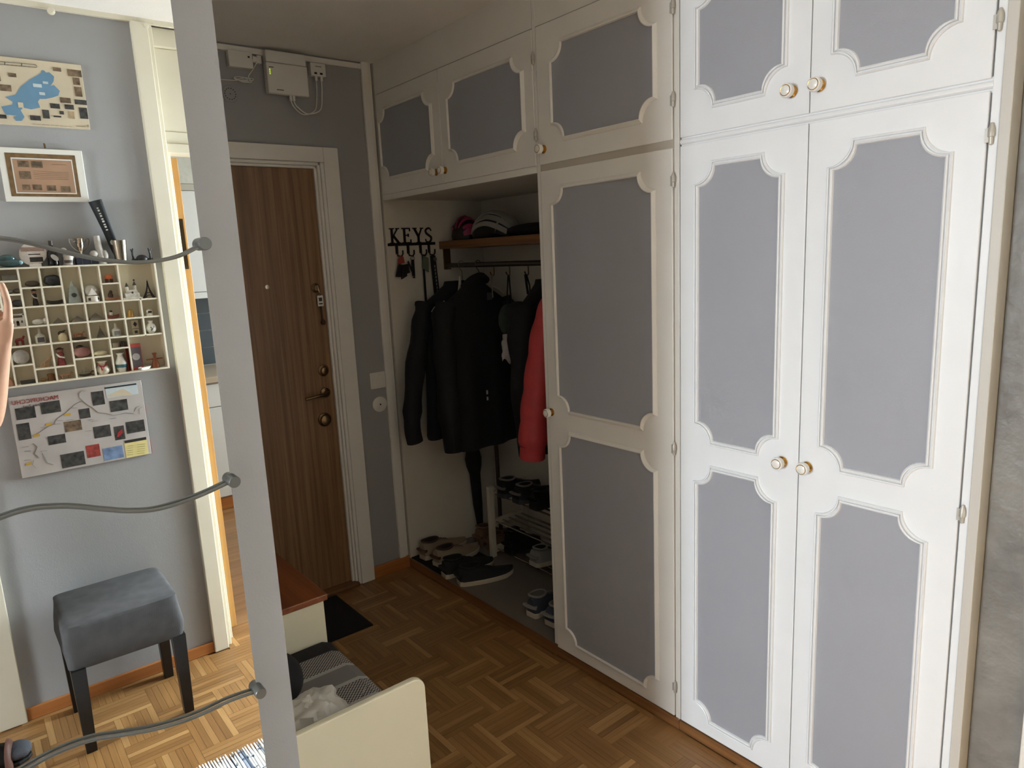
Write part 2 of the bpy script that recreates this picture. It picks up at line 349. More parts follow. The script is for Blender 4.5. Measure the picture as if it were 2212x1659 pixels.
def smesh_for(l, w, d):
    key = (round(l, 4), round(w, 4), d)
    if key not in smesh:
        vs, fs = strip_mb(l, w); me = bpy.data.meshes.new('parquet_strip'); me.from_pydata(vs, [], fs); me.materials.append(PQ)
        uv = me.uv_layers.new(name='UVMap')
        for lp in me.loops:
            c = me.vertices[lp.vertex_index].co; uv.data[lp.index].uv = (c.x, c.y) if d == 0 else (c.y, c.x)
        smesh[key] = me
    return smesh[key]
for s in strips[:300]:
    o = bpy.data.objects.new('parquet_strip', smesh_for(s[2]-s[0], s[3]-s[1], s[4])); COL.objects.link(o)
    o.location = (s[0], s[1], random.uniform(-0.0003, 0.0002)); o.parent = floor
me = bpy.data.meshes.new('parquet_strips'); VV, FF, UVs = [], [], []
for s in strips[300:]:
    vs, fs = strip_mb(s[2]-s[0], s[3]-s[1]); b = len(VV); VV += [(s[0]+p[0], s[1]+p[1], p[2]) for p in vs]
    FF += [tuple(i+b for i in f) for f in fs]; UVs += [(p[0], p[1]) if s[4] == 0 else (p[1], p[0]) for p in vs]
me.from_pydata(VV, [], FF); me.materials.append(PQ); uv = me.uv_layers.new(name='UVMap')
for lp in me.loops: uv.data[lp.index].uv = UVs[lp.vertex_index]
o = bpy.data.objects.new('parquet_strips', me); COL.objects.link(o); o.parent = floor; o['kind'] = 'stuff'

# ------------------------------------------------------------------ kitchen seen through the mirror
KW = mat('kitchen_white', (226, 230, 230), 0.35)
struct('floor_kitchen', B(-2.6, 1.4, -6.1, KY-0.03, -0.06, -0.002), KFLOOR)
struct('wall_kitchen', MB().box(-1.7, -1.6, -6.1, KY, 0, 2.5).box(1.3, 1.4, -4.0, KY, 0, 2.5).box(1.3, 1.4, -6.1, -5.2, 0, 2.5).box(1.3, 1.4, -5.2, -4.0, 0, 0.9).box(1.3, 1.4, -5.2, -4.0, 2.1, 2.5).box(-1.7, 1.4, -6.1, -6.0, 0, 2.5).box(0.155, 1.4, KY, YB, 0, 2.5), mat('kitchen_wall', (220, 216, 206), 0.7))
w2 = struct('window_2', MB().box(1.33, 1.38, -5.2, -5.14, 0.9, 2.1).box(1.33, 1.38, -4.06, -4.0, 0.9, 2.1).box(1.33, 1.38, -5.14, -4.06, 0.9, 0.96).box(1.33, 1.38, -5.14, -4.06, 2.04, 2.1), WHITE)
build('window_pane', B(1.35, 1.355, -5.14, -4.06, 0.96, 2.04), GLASS, w2)
d2 = struct('door_2', B(-0.943, -0.903, -4.52, KY-0.002, 0.012, 2.035), PINEZ, bevel=0.002)
build('lock_plate', B(-0.934, -0.912, KY-0.003, KY-0.0005, 1.60, 1.80), OLDBR, d2)
YC = KY-1.65                    # kitchen base cabinet fronts
for i in range(4):
    x0 = -1.35+0.6*i
    c = thing('base_cabinet', ['white kitchen base cabinet behind the open kitchen door', 'white kitchen base cabinet in line with the kitchen doorway', 'white kitchen base cabinet next to the far kitchen wall', 'white kitchen base cabinet under the kitchen window corner'][i], 'cabinet', (x0+0.3, YC-0.3, 0), 0, 'kitchen base cabinets')
    build('body', B(x0, x0+0.6, YC-0.58, YC-0.02, 0.08, 0.865), KW, c)
    dr = build('door', B(x0+0.002, x0+0.598, YC-0.02, YC, 0.09, 0.70), KW, c, bevel=0.002); build('drawer', B(x0+0.002, x0+0.598, YC-0.02, YC, 0.705, 0.855), KW, c, bevel=0.002)
    build('plinth', B(x0, x0+0.6, YC-0.04, YC-0.012, 0, 0.08), PINE, c)
one('worktop', 'pale worktop running over the kitchen base cabinets', 'worktop', B(-1.35, 1.05, YC-0.6, YC+0.02, 0.866, 0.905), mat('worktop', (190, 176, 156), 0.35), (-0.15, YC-0.3, 0.866), bevel=0.004)
bs = thing('splashback', 'dark blue-grey tiled splashback above the kitchen worktop', 'tiles', (-0.15, -5.99, 0.906))
tile = MB().box(0.002, 0.198, -0.006, 0.004, 0.002, 0.122)
tme = None
for i in range(12):
    for j in range(4):
        if tme is None:
            o = build('tile', tile, mat('slate_tile', (74, 84, 92), 0.3, var=0.06), bs, local=True); tme = o.data
        else: o = bpy.data.objects.new('tile', tme); COL.objects.link(o); o.parent = bs
        o.location = (-1.2+0.2*i, 0, 0.124*j)
YU = KY-1.95
for i in range(3):
    x0 = -0.47+0.6*(i-1)
    c = thing('wall_cabinet', ['white kitchen wall cabinet partly behind the open kitchen door', 'white kitchen wall cabinet with a pyramid knob in line with the doorway', 'white kitchen wall cabinet beside the kitchen window'][i], 'cabinet', (x0+0.3, -5.82, 1.40), 0, 'kitchen wall cabinets')
    build('body', B(x0, x0+0.6, -6.0, YU-0.02, 1.44, 2.46), KW, c)
    dr = build('door', B(x0+0.002, x0+0.598, YU-0.02, YU, 1.445, 2.105), KW, c, bevel=0.002)
    kx_ = x0+0.062
    build('knob', MB().add([(kx_-0.016, YU, 1.46), (kx_+0.016, YU, 1.46), (kx_+0.016, YU, 1.492), (kx_-0.016, YU, 1.492), (kx_, YU+0.022, 1.476)], [(0,1,4),(1,2,4),(2,3,4),(3,0,4),(3,2,1,0)]), STEEL, dr)
    gd = build('glass_door', B(x0+0.002, x0+0.598, YU-0.02, YU, 2.15, 2.455), mat('frosted_glass', (206, 208, 200), 0.25, var=0.06, vscale=14, bump=0.6, bscale=30), c, bevel=0.002)
    build('rail', B(x0, x0+0.6, YU-0.02, YU+0.006, 2.108, 2.148), mat('rail_grey', (190, 188, 176), 0.4), c)
    build('light_rail', B(x0, x0+0.6, -6.0, YU, 1.40, 1.44), KW, c)

# ================================================================== fitted wardrobes along x = 0
def ticket(y0, y1, z0, z1, r, d, n=9):
    """panel outline with scooped corners, grown outwards by d; points (y, z)"""
    R = r+0.414*d; a0 = 0.0; out = []
    y0, y1, z0, z1 = y0-d, y1+d, z0-d, z1+d
    for (cy, cz, sy, sz) in ((y0, z0, 1, 1), (y1, z0, -1, 1), (y1, z1, -1, -1), (y0, z1, 1, -1)):
        arc = [(cy+sy*R*cos(t), cz+sz*R*sin(t)) for t in [(-a0)+(pi/2+2*a0)*k/n for k in range(n+1)]]
        # angle -a0: along the horizontal edge grown outwards; pi/2+a0: along the vertical edge
        if (sy, sz) in ((1, 1), (-1, -1)): arc = arc[::-1]
        out += arc
    return out
def door(unit, y0, y1, z0, z1, panels, fine, knob=None, hinges=(), hy=None, white=WHITE):
    d = build('door', B(0.0, 0.02, y0, y1, z0, z1), white, unit, bevel=0.0025)
    for (a, b, c, e) in panels:
        poly = ticket(a, b, c, e, 0.053, 0.0)
        build('panel', MB().prism([(-0.0012, p[0], p[1]) for p in poly], (0.0015, 0, 0)), GREYP, d)
        prof = [(-0.002, 0.0), (0.0, -0.006), (0.0035, -0.009), (0.0062, -0.007), (0.0070, -0.001), (0.0085, -0.001), (0.0095, -0.006), (0.0122, -0.0075), (0.0150, -0.0045), (0.0156, 0.0005), (0.0175, 0.0005)] if fine else [(-0.001, 0.0), (0.001, -0.009), (0.004, -0.0095), (0.013, -0.003), (0.0145, 0.0)]
        rs = []
        for (off, h) in prof: rs.append([Vector((h-0.0003, p[0], p[1])) for p in ticket(a, b, c, e, 0.053, max(off, 0.0) if off > 0 else off)])
        mb = MB(); mb.rings(rs, True, False)
        build('moulding', mb, white, d)
    if knob:
        ky, kz = knob
        build('knob_base', MB().lathe([(0,0),(0.0145,0),(0.0145,0.003),(0.009,0.006),(0.008,0.014),(0,0.014)], (0, ky, kz), (-1,0,0), 18), BRASS, d, smooth=True)
        build('knob', MB().lathe([(0,0.011),(0.010,0.012),(0.0165,0.017),(0.0175,0.024),(0.0165,0.030),(0.012,0.033),(0,0.034)], (0, ky, kz), (-1,0,0), 22), PORC, d, smooth=True)
        build('knob_ring', MB().tube([(-0.0322, ky+0.0125*cos(t), kz+0.0125*sin(t)) for t in [2*pi*i/20 for i in range(20)]], 0.0011, 6, loop=True), BRASS, d)
    for hz_ in hinges:
        build('hinge', MB().lathe([(0,-0.02),(0.004,-0.018),(0.0045,-0.004),(0.0065,-0.003),(0.0065,0.012),(0.0035,0.02),(0.0025,0.024),(0,0.025)], (-0.004, hy, hz_), (0,0,1), 12).box(-0.003, 0.001, hy-0.003, hy+0.012, hz_-0.014, hz_+0.014), mat('hinge_painted', (196,190,178), 0.35, 0.3), d, smooth=True)
    return d
ZA, ZB, ZC_, ZD = 0.037, 1.882, 1.905, 2.358
PL, PM_, PU = (0.095, 0.935), (1.027, 1.815), (1.982, 2.28)
def hz2(u, v): return on(u, v, 0, 0).z
# open wardrobe next to the entrance door
w = thing('open_wardrobe', 'open-fronted white wardrobe with hat shelf and two small cupboard doors above', 'wardrobe', (0.3, -0.58, 0), 0, 'fitted wardrobes')
build('side_panel', B(0.0, 0.6, -0.018, -0.001, 0.0, 2.5), NICHE, w); build('side_panel', B(0.003, 0.6, -1.157, -1.140, 0, 2.5), WHITE, w, bevel=0.002)
build('back_panel', B(0.585, 0.598, -1.140, -0.018, 0.05, 2.5), NICHE, w)
build('platform', B(0.0, 0.585, -1.140, -0.018, 0.012, 0.047), mat('grey_lino', (120, 112, 102), 0.5, var=0.06), w)
build('plinth', B(-0.004, 0.004, -1.157, -0.014, 0.0, 0.046), PINEY, w)
build('top_board', B(0.02, 0.585, -1.140, -0.018, 1.884, 1.902), NICHE, w)
build('rail', B(0.002, 0.02, -1.140, -0.018, 1.880, 1.904), WHITE, w)
build('fascia', B(0.0025, 0.02, -1.139, -0.019, ZD+0.002, 2.5), WHITE, w)
door(w, -0.546, -0.012, ZC_, ZD, [(-0.480, -0.045, *PU)], False, (-0.497, 1.956))
door(w, -1.139, -0.549, ZC_, ZD, [(-1.078, -0.613, *PU)], False, (-0.564, 1.956), (hz2(1155,127), hz2(1161,292)), -1.148)
SHX = 0.303
build('hat_shelf', B(SHX, 0.585, -1.140, -0.018, 1.641, 1.679), PINEY, w, bevel=0.002)
RX, RZ = 0.345, 1.556
build('rod_bracket', B(RX-0.02, RX+0.02, -0.026, -0.018, RZ-0.02, RZ+0.085), OLDBR, w)
build('hanging_rod', MB().cyl((RX, -0.02, RZ), (RX, -1.14, RZ), 0.0125, n=18), mat('dark_chrome', (110, 106, 100), 0.3, 0.9), w, smooth=True)
for y in (-0.415, -0.534, -0.667, -0.80):
    build('coat_hook', MB().tube([(RX, y, RZ-0.012), (RX, y, RZ-0.04), (RX-0.004, y-0.004, RZ-0.05), (RX-0.02, y-0.012, RZ-0.052), (RX-0.032, y-0.016, RZ-0.044), (RX-0.036, y-0.018, RZ-0.036)], [0.003]*5+[0.004], 8), OLDBR, w, smooth=True)
# single wardrobe
w = thing('single_wardrobe', 'narrow white wardrobe with one long grey-panelled door and a cupboard above', 'wardrobe', (0.3, -1.455, 0), 0, 'fitted wardrobes')
build('body', MB().box(0.022, 0.6, -1.745, -1.158, 0.0, 2.5), WHITE, w)
build('post', B(0.004, 0.022, -1.763, -1.7435, 0.012, 2.5), WHITE, w, bevel=0.002)
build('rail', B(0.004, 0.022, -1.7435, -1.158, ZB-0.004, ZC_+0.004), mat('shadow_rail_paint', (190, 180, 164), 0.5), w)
build('fascia', B(0.003, 0.022, -1.763, -1.1573, ZD+0.002, 2.5), WHITE, w)
build('plinth', B(-0.004, 0.02, -1.763, -1.158, 0.0, 0.034), PINEY, w)
door(w, -1.741, -1.160, ZC_, ZD, [(-1.675, -1.237, *PU)], False, (-1.183, 1.955), (hz2(1459,14), hz2(1460,215)), -1.747)
door(w, -1.741, -1.160, ZA, ZB, [(-1.665, -1.222, *PM_), (-1.665, -1.222, *PL)], False, (-1.175, 1.010), (1.789, 0.975, 0.147), -1.747)
# double wardrobe
w = thing('double_wardrobe', 'white double wardrobe with two pairs of grey-panelled doors', 'wardrobe', (0.3, -2.17, 0), 0, 'fitted wardrobes')
build('body', MB().box(0.022, 0.6, -2.56, -1.765, 0.0, 2.5), WHITE2, w)
build('post', B(0.002, 0.022, -2.560, -2.543, 0.012, 2.5), WHITE2, w, bevel=0.002)
build('end_panel', B(-0.002, 0.6, -2.581, -2.560, 0.0, 2.5), mat('end_panel_shaded_white', (204, 198, 187), 0.4), w, bevel=0.002)  # white darkened in colour to carry the shade on this end
build('rail', MB().box(0.008, 0.022, -2.545, -1.768, ZB-0.004, ZC_+0.004).cyl((0.008, -2.545, 1.8935), (0.008, -1.768, 1.8935), 0.008, n=12), WHITE2, w)
build('fascia', B(0.003, 0.022, -2.581, -1.765, ZD+0.002, 2.5), WHITE2, w)
build('plinth', B(-0.004, 0.02, -2.575, -1.765, 0.0, 0.034), PINEY, w)
for (ya, yb, ky, hy, hs) in ((-2.1545, -1.768, -2.109, -1.764, ()), (-2.540, -2.1565, -2.180, -2.549, (1.794, 0.976, 0.15))):
    pa, pb = ya+0.073, yb-0.066
    door(w, ya, yb, ZC_, ZD, [(pa, pb, *PU)], True, (ky, 1.964), (2.28, 2.01) if hs else (), hy, WHITE2)
    door(w, ya, yb, ZA, ZB, [(pa, pb, *PM_), (pa, pb, *PL)], True, (ky, 1.010), hs, hy, WHITE2)
# wall switch, socket plate
def wpt(u, v): p = on(u, v, 1, 0); return p.x, p.z
x, z = wpt(815, 821)
s = thing('light_switch', 'square white light switch on the grey wall beside the entrance door', 'switch', (x, 0, z))
build('plate', B(x-0.041, x+0.041, -0.008, 0, z-0.041, z+0.041), WHITEPL, s, bevel=0.003); build('rocker', MB().box(x-0.03, x+0.03, -0.0115, -0.008, z-0.03, z+0.03), WHITEPL, s, bevel=0.003)
x, z = wpt(820, 873)
s = thing('wall_socket', 'round white wall plate below the square light switch', 'socket', (x, 0, z))
build('plate', MB().lathe([(0,0),(0.039,0),(0.039,0.004),(0.033,0.008),(0,0.008)], (x, 0, z), (0,-1,0), 28), WHITEPL, s, smooth=True); build('screw', MB().lathe([(0,0.008),(0.004,0.008),(0.004,0.010),(0,0.010)], (x, 0, z), (0,-1,0), 10), STEEL, s)
# ------------------------------------------------------------------ network boxes above the entrance door
def rectw(a, b, c, d, y0, y1): return B(a, b, -y1, -y0, c, d)
f = thing('fibre_box', 'large white fibre network box with a green status light above the door', 'network box', (-0.43, 0, 2.31))
build('back_plate', B(-0.512, -0.335, -0.02, 0, 2.318, 2.482), WHITEPL, f, bevel=0.003)
build('cover', B(-0.517, -0.338, -0.05, -0.02, 2.312, 2.435), WHITEPL, f, bevel=0.004)
build('lid', B(-0.515, -0.340, -0.048, -0.02, 2.437, 2.484), WHITEPL, f, bevel=0.004)
build('indicator_light', MB().box(-0.5065, -0.5015, -0.0512, -0.05, 2.386, 2.392).box(-0.5065, -0.5015, -0.0512, -0.05, 2.394, 2.400).box(-0.5065, -0.5015, -0.0512, -0.05, 2.402, 2.408), mat('led_green', (190,220,60), 0.4, emit=(190,225,50), es=0.45), f)
build('print', MB().box(-0.507, -0.487, -0.0508, -0.05, 2.414, 2.417).box(-0.482, -0.452, -0.0508, -0.05, 2.326, 2.329), DKGREY, f)
s = thing('network_socket', 'small white double network socket joined to the fibre box by cables', 'socket', (-0.277, 0, 2.41))
build('housing', B(-0.312, -0.242, -0.03, 0, 2.408, 2.463), WHITEPL, s, bevel=0.003)
for x in (-0.291, -0.265): build('port', B(x-0.006, x+0.006, -0.031, -0.029, 2.415, 2.423), BLACKP, s)
build('print', MB().box(-0.29, -0.262, -0.0306, -0.03, 2.446, 2.450), mat('grey_print', (150,148,142), 0.5), s)
for i, (xa, xb) in enumerate(((-0.418, -0.290), (-0.405, -0.265))):
    p0, p1 = Vector((xa, -0.035, 2.312)), Vector((xb, -0.026, 2.408)); zb = 2.240+0.004*i
    pts = [p0, p0+Vector((0, 0, -0.02)), (xa+0.012, -0.036, zb+0.025), ((xa+xb)/2-0.012, -0.034, zb), (xb-0.02, -0.030, zb+0.022), (xb-0.004, -0.027, zb+0.085), p1-Vector((0,0,0.02)), p1]
    def cr(P, n=8):
        P = [Vector(p) for p in P]; out = []
        for a in range(len(P)-1):
            q0, q1, q2, q3 = P[max(a-1,0)], P[a], P[a+1], P[min(a+2,len(P)-1)]
            for t in [k/n for k in range(n)]: out.append(0.5*((2*q1)+(q2-q0)*t+(2*q0-5*q1+4*q2-q3)*t*t+(3*q1-q0-3*q2+q3)*t**3))
        return out+[P[-1]]
    c = thing('patch_cable', ['white patch cable looping from the fibre box, outer of the pair', 'white patch cable looping from the fibre box, inner of the pair'][i], 'cable', p0, 0, 'patch cables')
    build('cord', MB().tube(cr(pts), 0.0026, 8), WHITEPL, c, smooth=True); build('plug', MB().box(p0.x-0.005, p0.x+0.005, p0.y-0.004, p0.y+0.004, p0.z-0.02, p0.z), WHITEPL, c); build('plug', MB().box(p1.x-0.005, p1.x+0.005, p1.y-0.004, p1.y+0.004, p1.z-0.02, p1.z), WHITEPL, c)
a = thing('junction_box', 'flat white junction box with a coiled thin cable next to the fibre box', 'junction box', (-0.61, 0, 2.40))
build('housing', B(-0.663, -0.564, -0.03, 0, 2.404, 2.468), WHITEPL, a, bevel=0.003); build('port', B(-0.584, -0.576, -0.0306, -0.03, 2.445, 2.452), BLACKP, a)
build('plug', MB().cyl((-0.564, -0.02, 2.445), (-0.535, -0.02, 2.440), 0.014, 0.011, 12).box(-0.545, -0.528, -0.03, -0.008, 2.43, 2.46), WHITEPL, a)
coil = [(-0.545, -0.03, 2.435), (-0.57, -0.036, 2.40), (-0.59, -0.032, 2.372)]
for k in range(40): coil.append((-0.605+0.028*cos(k*0.75)+0.012*sin(k*0.31), -0.014-0.005*sin(k*1.3), 2.361+0.006*sin(k*0.75)+0.004*cos(k*0.5)))
coil += [(-0.64, -0.008, 2.356), (-0.72, -0.006, 2.352)]
build('coiled_cable', MB().tube(cr(coil, 3), 0.0018, 6), WHITEPL, a, smooth=True)
x, z = wpt(497, 203)
g = thing('buzzer_grille', 'round grey buzzer grille with a ring of small holes below the junction box', 'buzzer', (x, 0, z))
build('disc', MB().lathe([(0,0),(0.034,0),(0.032,0.003),(0,0.003)], (x, 0, z), (0,-1,0), 28), WALLG, g, smooth=True)
hb = MB()
for k in range(14): hb.cyl((x+0.022*cos(2*pi*k/14), -0.0029, z+0.022*sin(2*pi*k/14)), (x+0.022*cos(2*pi*k/14), -0.0036, z+0.022*sin(2*pi*k/14)), 0.0022, n=8)
hb.cyl((x, -0.0029, z), (x, -0.0036, z), 0.0022, n=8)
build('holes', hb, BLACKP, g)

# ================================================================== mirror with wave rods
mr_ = thing('wall_mirror', 'tall frameless mirror with three wavy metal rods across it', 'mirror', (-1.67, YM, 0.3))
build('glass', B(-1.97, -1.3675, YM-0.006, YM-0.0005, 0.3, 2.12), MIRROR, mr_)
build('backing', B(-1.969, -1.3685, YM-0.0005, YM, 0.301, 2.119), mat('mirror_edge', (120, 124, 120), 0.4), mr_)
for zk, pts in ((1.640, [(-1.366,1.640),(-1.399,1.624),(-1.435,1.616),(-1.475,1.615),(-1.524,1.623),(-1.57,1.637),(-1.602,1.648),(-1.634,1.655),(-1.68,1.656),(-1.74,1.645),(-1.80,1.627),(-1.86,1.616),(-1.91,1.616),(-1.972,1.640)]),
                (1.235, [(-1.366,1.235),(-1.427,1.221),(-1.486,1.216),(-1.527,1.223),(-1.564,1.236),(-1.612,1.254),(-1.658,1.262),(-1.70,1.257),(-1.76,1.24),(-1.82,1.222),(-1.88,1.216),(-1.972,1.235)]),
                (0.829, [(-1.366,0.829),(-1.419,0.833),(-1.475,0.830),(-1.535,0.837),(-1.589,0.852),(-1.634,0.865),(-1.685,0.866),(-1.74,0.855),(-1.81,0.838),(-1.88,0.83),(-1.972,0.829)])):
    build('wave_rod', MB().tube(cr([(x, YM-0.0125, z) for x, z in pts], 6), 0.0031, 10), GREYMET, mr_, smooth=True)
    for xk in (-1.366, -1.972):
        build('rod_knob', MB().lathe([(0,0),(0.0105,0),(0.0105,0.024),(0.0095,0.026),(0,0.026)], (xk, YM, zk), (0,-1,0), 20), GREYMET, mr_, smooth=True)

# ================================================================== telephone bench and black door mat
XB = -0.92; XR = XE+0.013
b = thing('telephone_bench', 'cream telephone bench with a teak-topped cabinet and striped seat', 'bench', ((XB+XR)/2, -1.2, 0))
def rpanel(y0, y1, z1, r):
    poly = [(XR, y0, 0), (XB, y0, 0)] + [(XB-r+r*cos(t), y0, z1-r+r*sin(t)) for t in [pi/2*k/8 for k in range(9)]] + [(XR, y0, z1)]
    return MB().prism(poly, (0, y1-y0, 0))
build('end_panel', rpanel(-1.693, -1.675, 0.58, 0.035), BENCHW, b, bevel=0.004)
build('seat_board', B(XR, XB-0.005, -1.675, -1.113, 0.355, 0.385), BENCHW, b)
build('cabinet', B(XR, XB-0.008, -1.112, -0.60, 0.0, 0.563), BENCHW, b, bevel=0.003)
build('cabinet_top', B(XR, XB+0.004, -1.118, -0.595, 0.563, 0.583), TEAK, b, bevel=0.003)
def cushmat(name, col, chk=None):
    if not chk: return mat(name, col, 0.9, bump=0.2, bscale=600)
    m = mat(name, col, 0.9); N, L = nt(m); c = N.new('ShaderNodeTexChecker'); c.inputs['Scale'].default_value = 190
    c.inputs['Color1'].default_value = (*lin(col), 1); c.inputs['Color2'].default_value = (*lin(chk), 1)
    tc = N.new('ShaderNodeTexCoord'); mp = N.new('ShaderNodeMapping'); mp.inputs['Location'].default_value = (0.0017, 0.0021, 0.0013); L.new(tc.outputs['Object'], mp.inputs[0]); L.new(mp.outputs[0], c.inputs['Vector']); L.new(c.outputs[0], N['Principled BSDF'].inputs['Base Color']); return m
CM = [cushmat('cushion_black', (26,22,22)), cushmat('cushion_check', (32,26,26), (176,166,156)), cushmat('cushion_light', (168,162,154)), cushmat('cushion_grey', (122,116,110))]
bands = [(-1.116, 0), (-1.19, 1), (-1.28, 2), (-1.295, 3), (-1.37, 2), (-1.385, 1), (-1.468, 2), (-1.673, None)]
cb = MB(); n = 14
def crossx(y, edge):
    h = 0.436 - (0.014 if edge else 0)
    xs = [XB-0.006-(XB-0.006-XR)*k/n for k in range(n+1)]
    return [Vector((xs[0]-0.003, y, 0.386))] + [Vector((x, y, h-(0.012 if k in (0, n) else 0)+0.002*fbm((x*9, y*9, 0)))) for k, x in enumerate(xs)] + [Vector((xs[-1], y, 0.386))]
for i in range(len(bands)-1):
    y0, y1 = bands[i][0], bands[i+1][0]; cb.cur = bands[i][1]; q = max(1, int(abs(y1-y0)/0.02))
    ys = [y0+(y1-y0)*k/q for k in range(q+1)]
    if i == 0: ys = [y0, y0-0.008]+ys[1:]
    cb.rings([crossx(y, (i == 0 and j == 0) or (i == len(bands)-2 and j == len(ys)-1)) for j, y in enumerate(ys)], False, False)
build('cushion', cb, CM, b)
# pale crumpled bag and a soft black-and-white bundle on the seat
def crumple(p, s, a): return 1 + a*fbm(p, s) + 0.6*a*fbm(p, s*2.3)
one('crumpled_bag', 'crumpled pale grey plastic bag on the bench cushion against the end panel', 'bag', MB().ell((-1.165, -1.565, 0.502), (0.085, 0.085, 0.066), 40, 26, lambda d: crumple(d, 3.2, 0.22)), mat('pale_plastic', (196,190,178), 0.35, var=0.06, vscale=30), (-1.165, -1.565, 0.44), smooth=True)
t = thing('soft_toy', 'black and white soft bundle on the bench cushion next to the crumpled bag', 'soft toy', (-1.17, -1.30, 0.437))
build('body', MB().ell((-1.165, -1.33, 0.505), (0.065, 0.085, 0.067), 24, 14), mat('toy_black', (24,22,22), 0.9), t, smooth=True)
build('chest', MB().ell((-1.175, -1.25, 0.52), (0.055, 0.07, 0.075), 24, 14), mat('toy_white', (200,194,182), 0.9), t, smooth=True)
build('head', MB().ell((-1.185, -1.185, 0.555), (0.05, 0.045, 0.055), 24, 14), mat('toy_black', (24,22,22)), t, smooth=True)
one('door_mat', 'black door mat on the parquet in front of the entrance door', 'mat', MB().box(-1.03, -0.44, -0.424, -0.045, 0.0, 0.007), mat('rubber_mat', (16,16,17), 0.95, bump=0.5, bscale=300), (-0.73, -0.23, 0), bevel=0.002)

# ================================================================== what the mirror shows: stool, rug, pictures, type case
def ry(yv): return 2*YM - yv
st = thing('padded_stool', 'grey corduroy padded stool with black legs against the grey wall', 'stool', (-1.387, -3.37, 0))
X0, X1, Y0, Y1 = -1.575, -1.212, ry(-0.16), ry(-0.50)
def seat_fn(mb):
    N = 18
    def prof(z, gx, gy):
        out = []
        for k in range(4*N):
            t = 2*pi*(k+0.5)/(4*N); c, s = cos(t), sin(t); p = 0.16
            ex = (abs(c)**p)*(1 if c >= 0 else -1); ey = (abs(s)**p)*(1 if s >= 0 else -1)
            x = (X0+X1)/2 + ex*((X1-X0)/2+gx); y = (Y0+Y1)/2 + ey*(abs(Y1-Y0)/2+gy)
            w = 0.009*fbm((x*11, y*11, z*9)) if z < 0.455 else 0.003*fbm((x*20, y*20, 1))
            out.append(Vector((x+w, y+w, z)))
        return out
    rs = [prof(0.302, -0.012, -0.012), prof(0.308, -0.004, -0.004), prof(0.35, 0.002, 0.002), prof(0.40, 0.0, 0.0), prof(0.45, -0.003, -0.003), prof(0.461, -0.007, -0.007), prof(0.466, -0.018, -0.018)]
    mb.rings(rs, True, True); return mb
CORD = mat('grey_corduroy', (80, 79, 79), 0.95, var=0.16, vscale=22)
N_, L__ = nt(CORD); wv = N_.new('ShaderNodeTexWave'); wv.inputs['Scale'].default_value = 110; wv.bands_direction = 'DIAGONAL'; tcn = N_.new('ShaderNodeTexCoord'); mpn = N_.new('ShaderNodeMapping'); mpn.inputs['Scale'].default_value = (1, 1, 0.02)
L__.new(tcn.outputs['Object'], mpn.inputs[0]); L__.new(mpn.outputs[0], wv.inputs[0]); wv.inputs['Distortion'].default_value = 3.0
bpn = N_.new('ShaderNodeBump'); bpn.inputs['Strength'].default_value = 0.10; bpn.inputs['Distance'].default_value = 0.002; L__.new(wv.outputs['Fac'], bpn.inputs['Height']); L__.new(bpn.outputs[0], N_['Principled BSDF'].inputs['Normal'])
build('seat', seat_fn(MB()), CORD, st, smooth=True)
for (x, sx) in ((X0+0.028, -1), (X1-0.022, 1)):
    for (y, sy) in ((Y0+0.024, 1), (Y1-0.024, -1)):
        xo = x; a, c = 0.022, 0.016
        build('leg', MB().rings([[Vector((xo+q*c+ -sx*0.0, y+w*c, 0)) for q, w in ((-1,-1),(1,-1),(1,1),(-1,1))], [Vector((xo+q*a, y+w*a, 0.31)) for q, w in ((-1,-1),(1,-1),(1,1),(-1,1))]]), mat('black_lacquer', (16,16,17), 0.35), st, bevel=0.002)
# rag rug
RUG = bpy.data.materials.new('rag_rug'); RUG.use_nodes = True; N_, L__ = nt(RUG)
gi = N_.new('ShaderNodeNewGeometry'); rp = N_.new('ShaderNodeValToRGB'); rp.color_ramp.interpolation = 'CONSTANT'
els = [(0.0,(236,232,224)),(0.30,(226,226,226)),(0.62,(96,108,128)),(0.70,(232,228,220)),(0.88,(60,70,92)),(0.93,(170,180,196))]
rp.color_ramp.elements[0].color = (*lin(els[0][1]),1); rp.color_ramp.elements[1].position = 0.30; rp.color_ramp.elements[1].color = (*lin(els[1][1]),1)
for p_, c_ in els[2:]: rp.color_ramp.elements.new(p_).color = (*lin(c_),1)
L__.new(gi.outputs['Random Per Island'], rp.inputs[0])
tn = N_.new('ShaderNodeTexCoord'); nn = N_.new('ShaderNodeTexNoise'); nn.inputs['Scale'].default_value = 45; L__.new(tn.outputs['Object'], nn.inputs[0])
mx = N_.new('ShaderNodeMix'); mx.data_type = 'RGBA'; rr_ = N_.new('ShaderNodeMapRange'); rr_.inputs[1].default_value = 0.60; rr_.inputs[2].default_value = 0.66; L__.new(nn.outputs['Fac'], rr_.inputs[0]); L__.new(rr_.outputs[0], mx.inputs[0])
L__.new(rp.outputs[0], mx.inputs[6]); mx.inputs[7].default_value = (*lin((84,96,116)),1); L__.new(mx.outputs[2], N_['Principled BSDF'].inputs['Base Color']); N_['Principled BSDF'].inputs['Roughness'].default_value = 0.95
rg = MB(); x = -2.15
while x < -0.78:
    wd = random.uniform(0.007, 0.011); ye = -2.875+random.uniform(-0.008, 0.004)+0.02*fbm((x*3, 0, 0)); pts = []
    for k in range(11):
        y = ye + (0.68)*k/10; pts.append((x+wd/2+0.003*fbm((x*50, y*25, 3)), y, 0.006))
    rg.tube(pts, [0.002]+[wd*0.56]*9+[0.002], 6, True, False, 0.9); x += wd
one('rag_rug', 'white and blue woven rag rug on the parquet in front of the mirror', 'rug', rg, RUG, (-1.5, -2.55, 0), smooth=True)

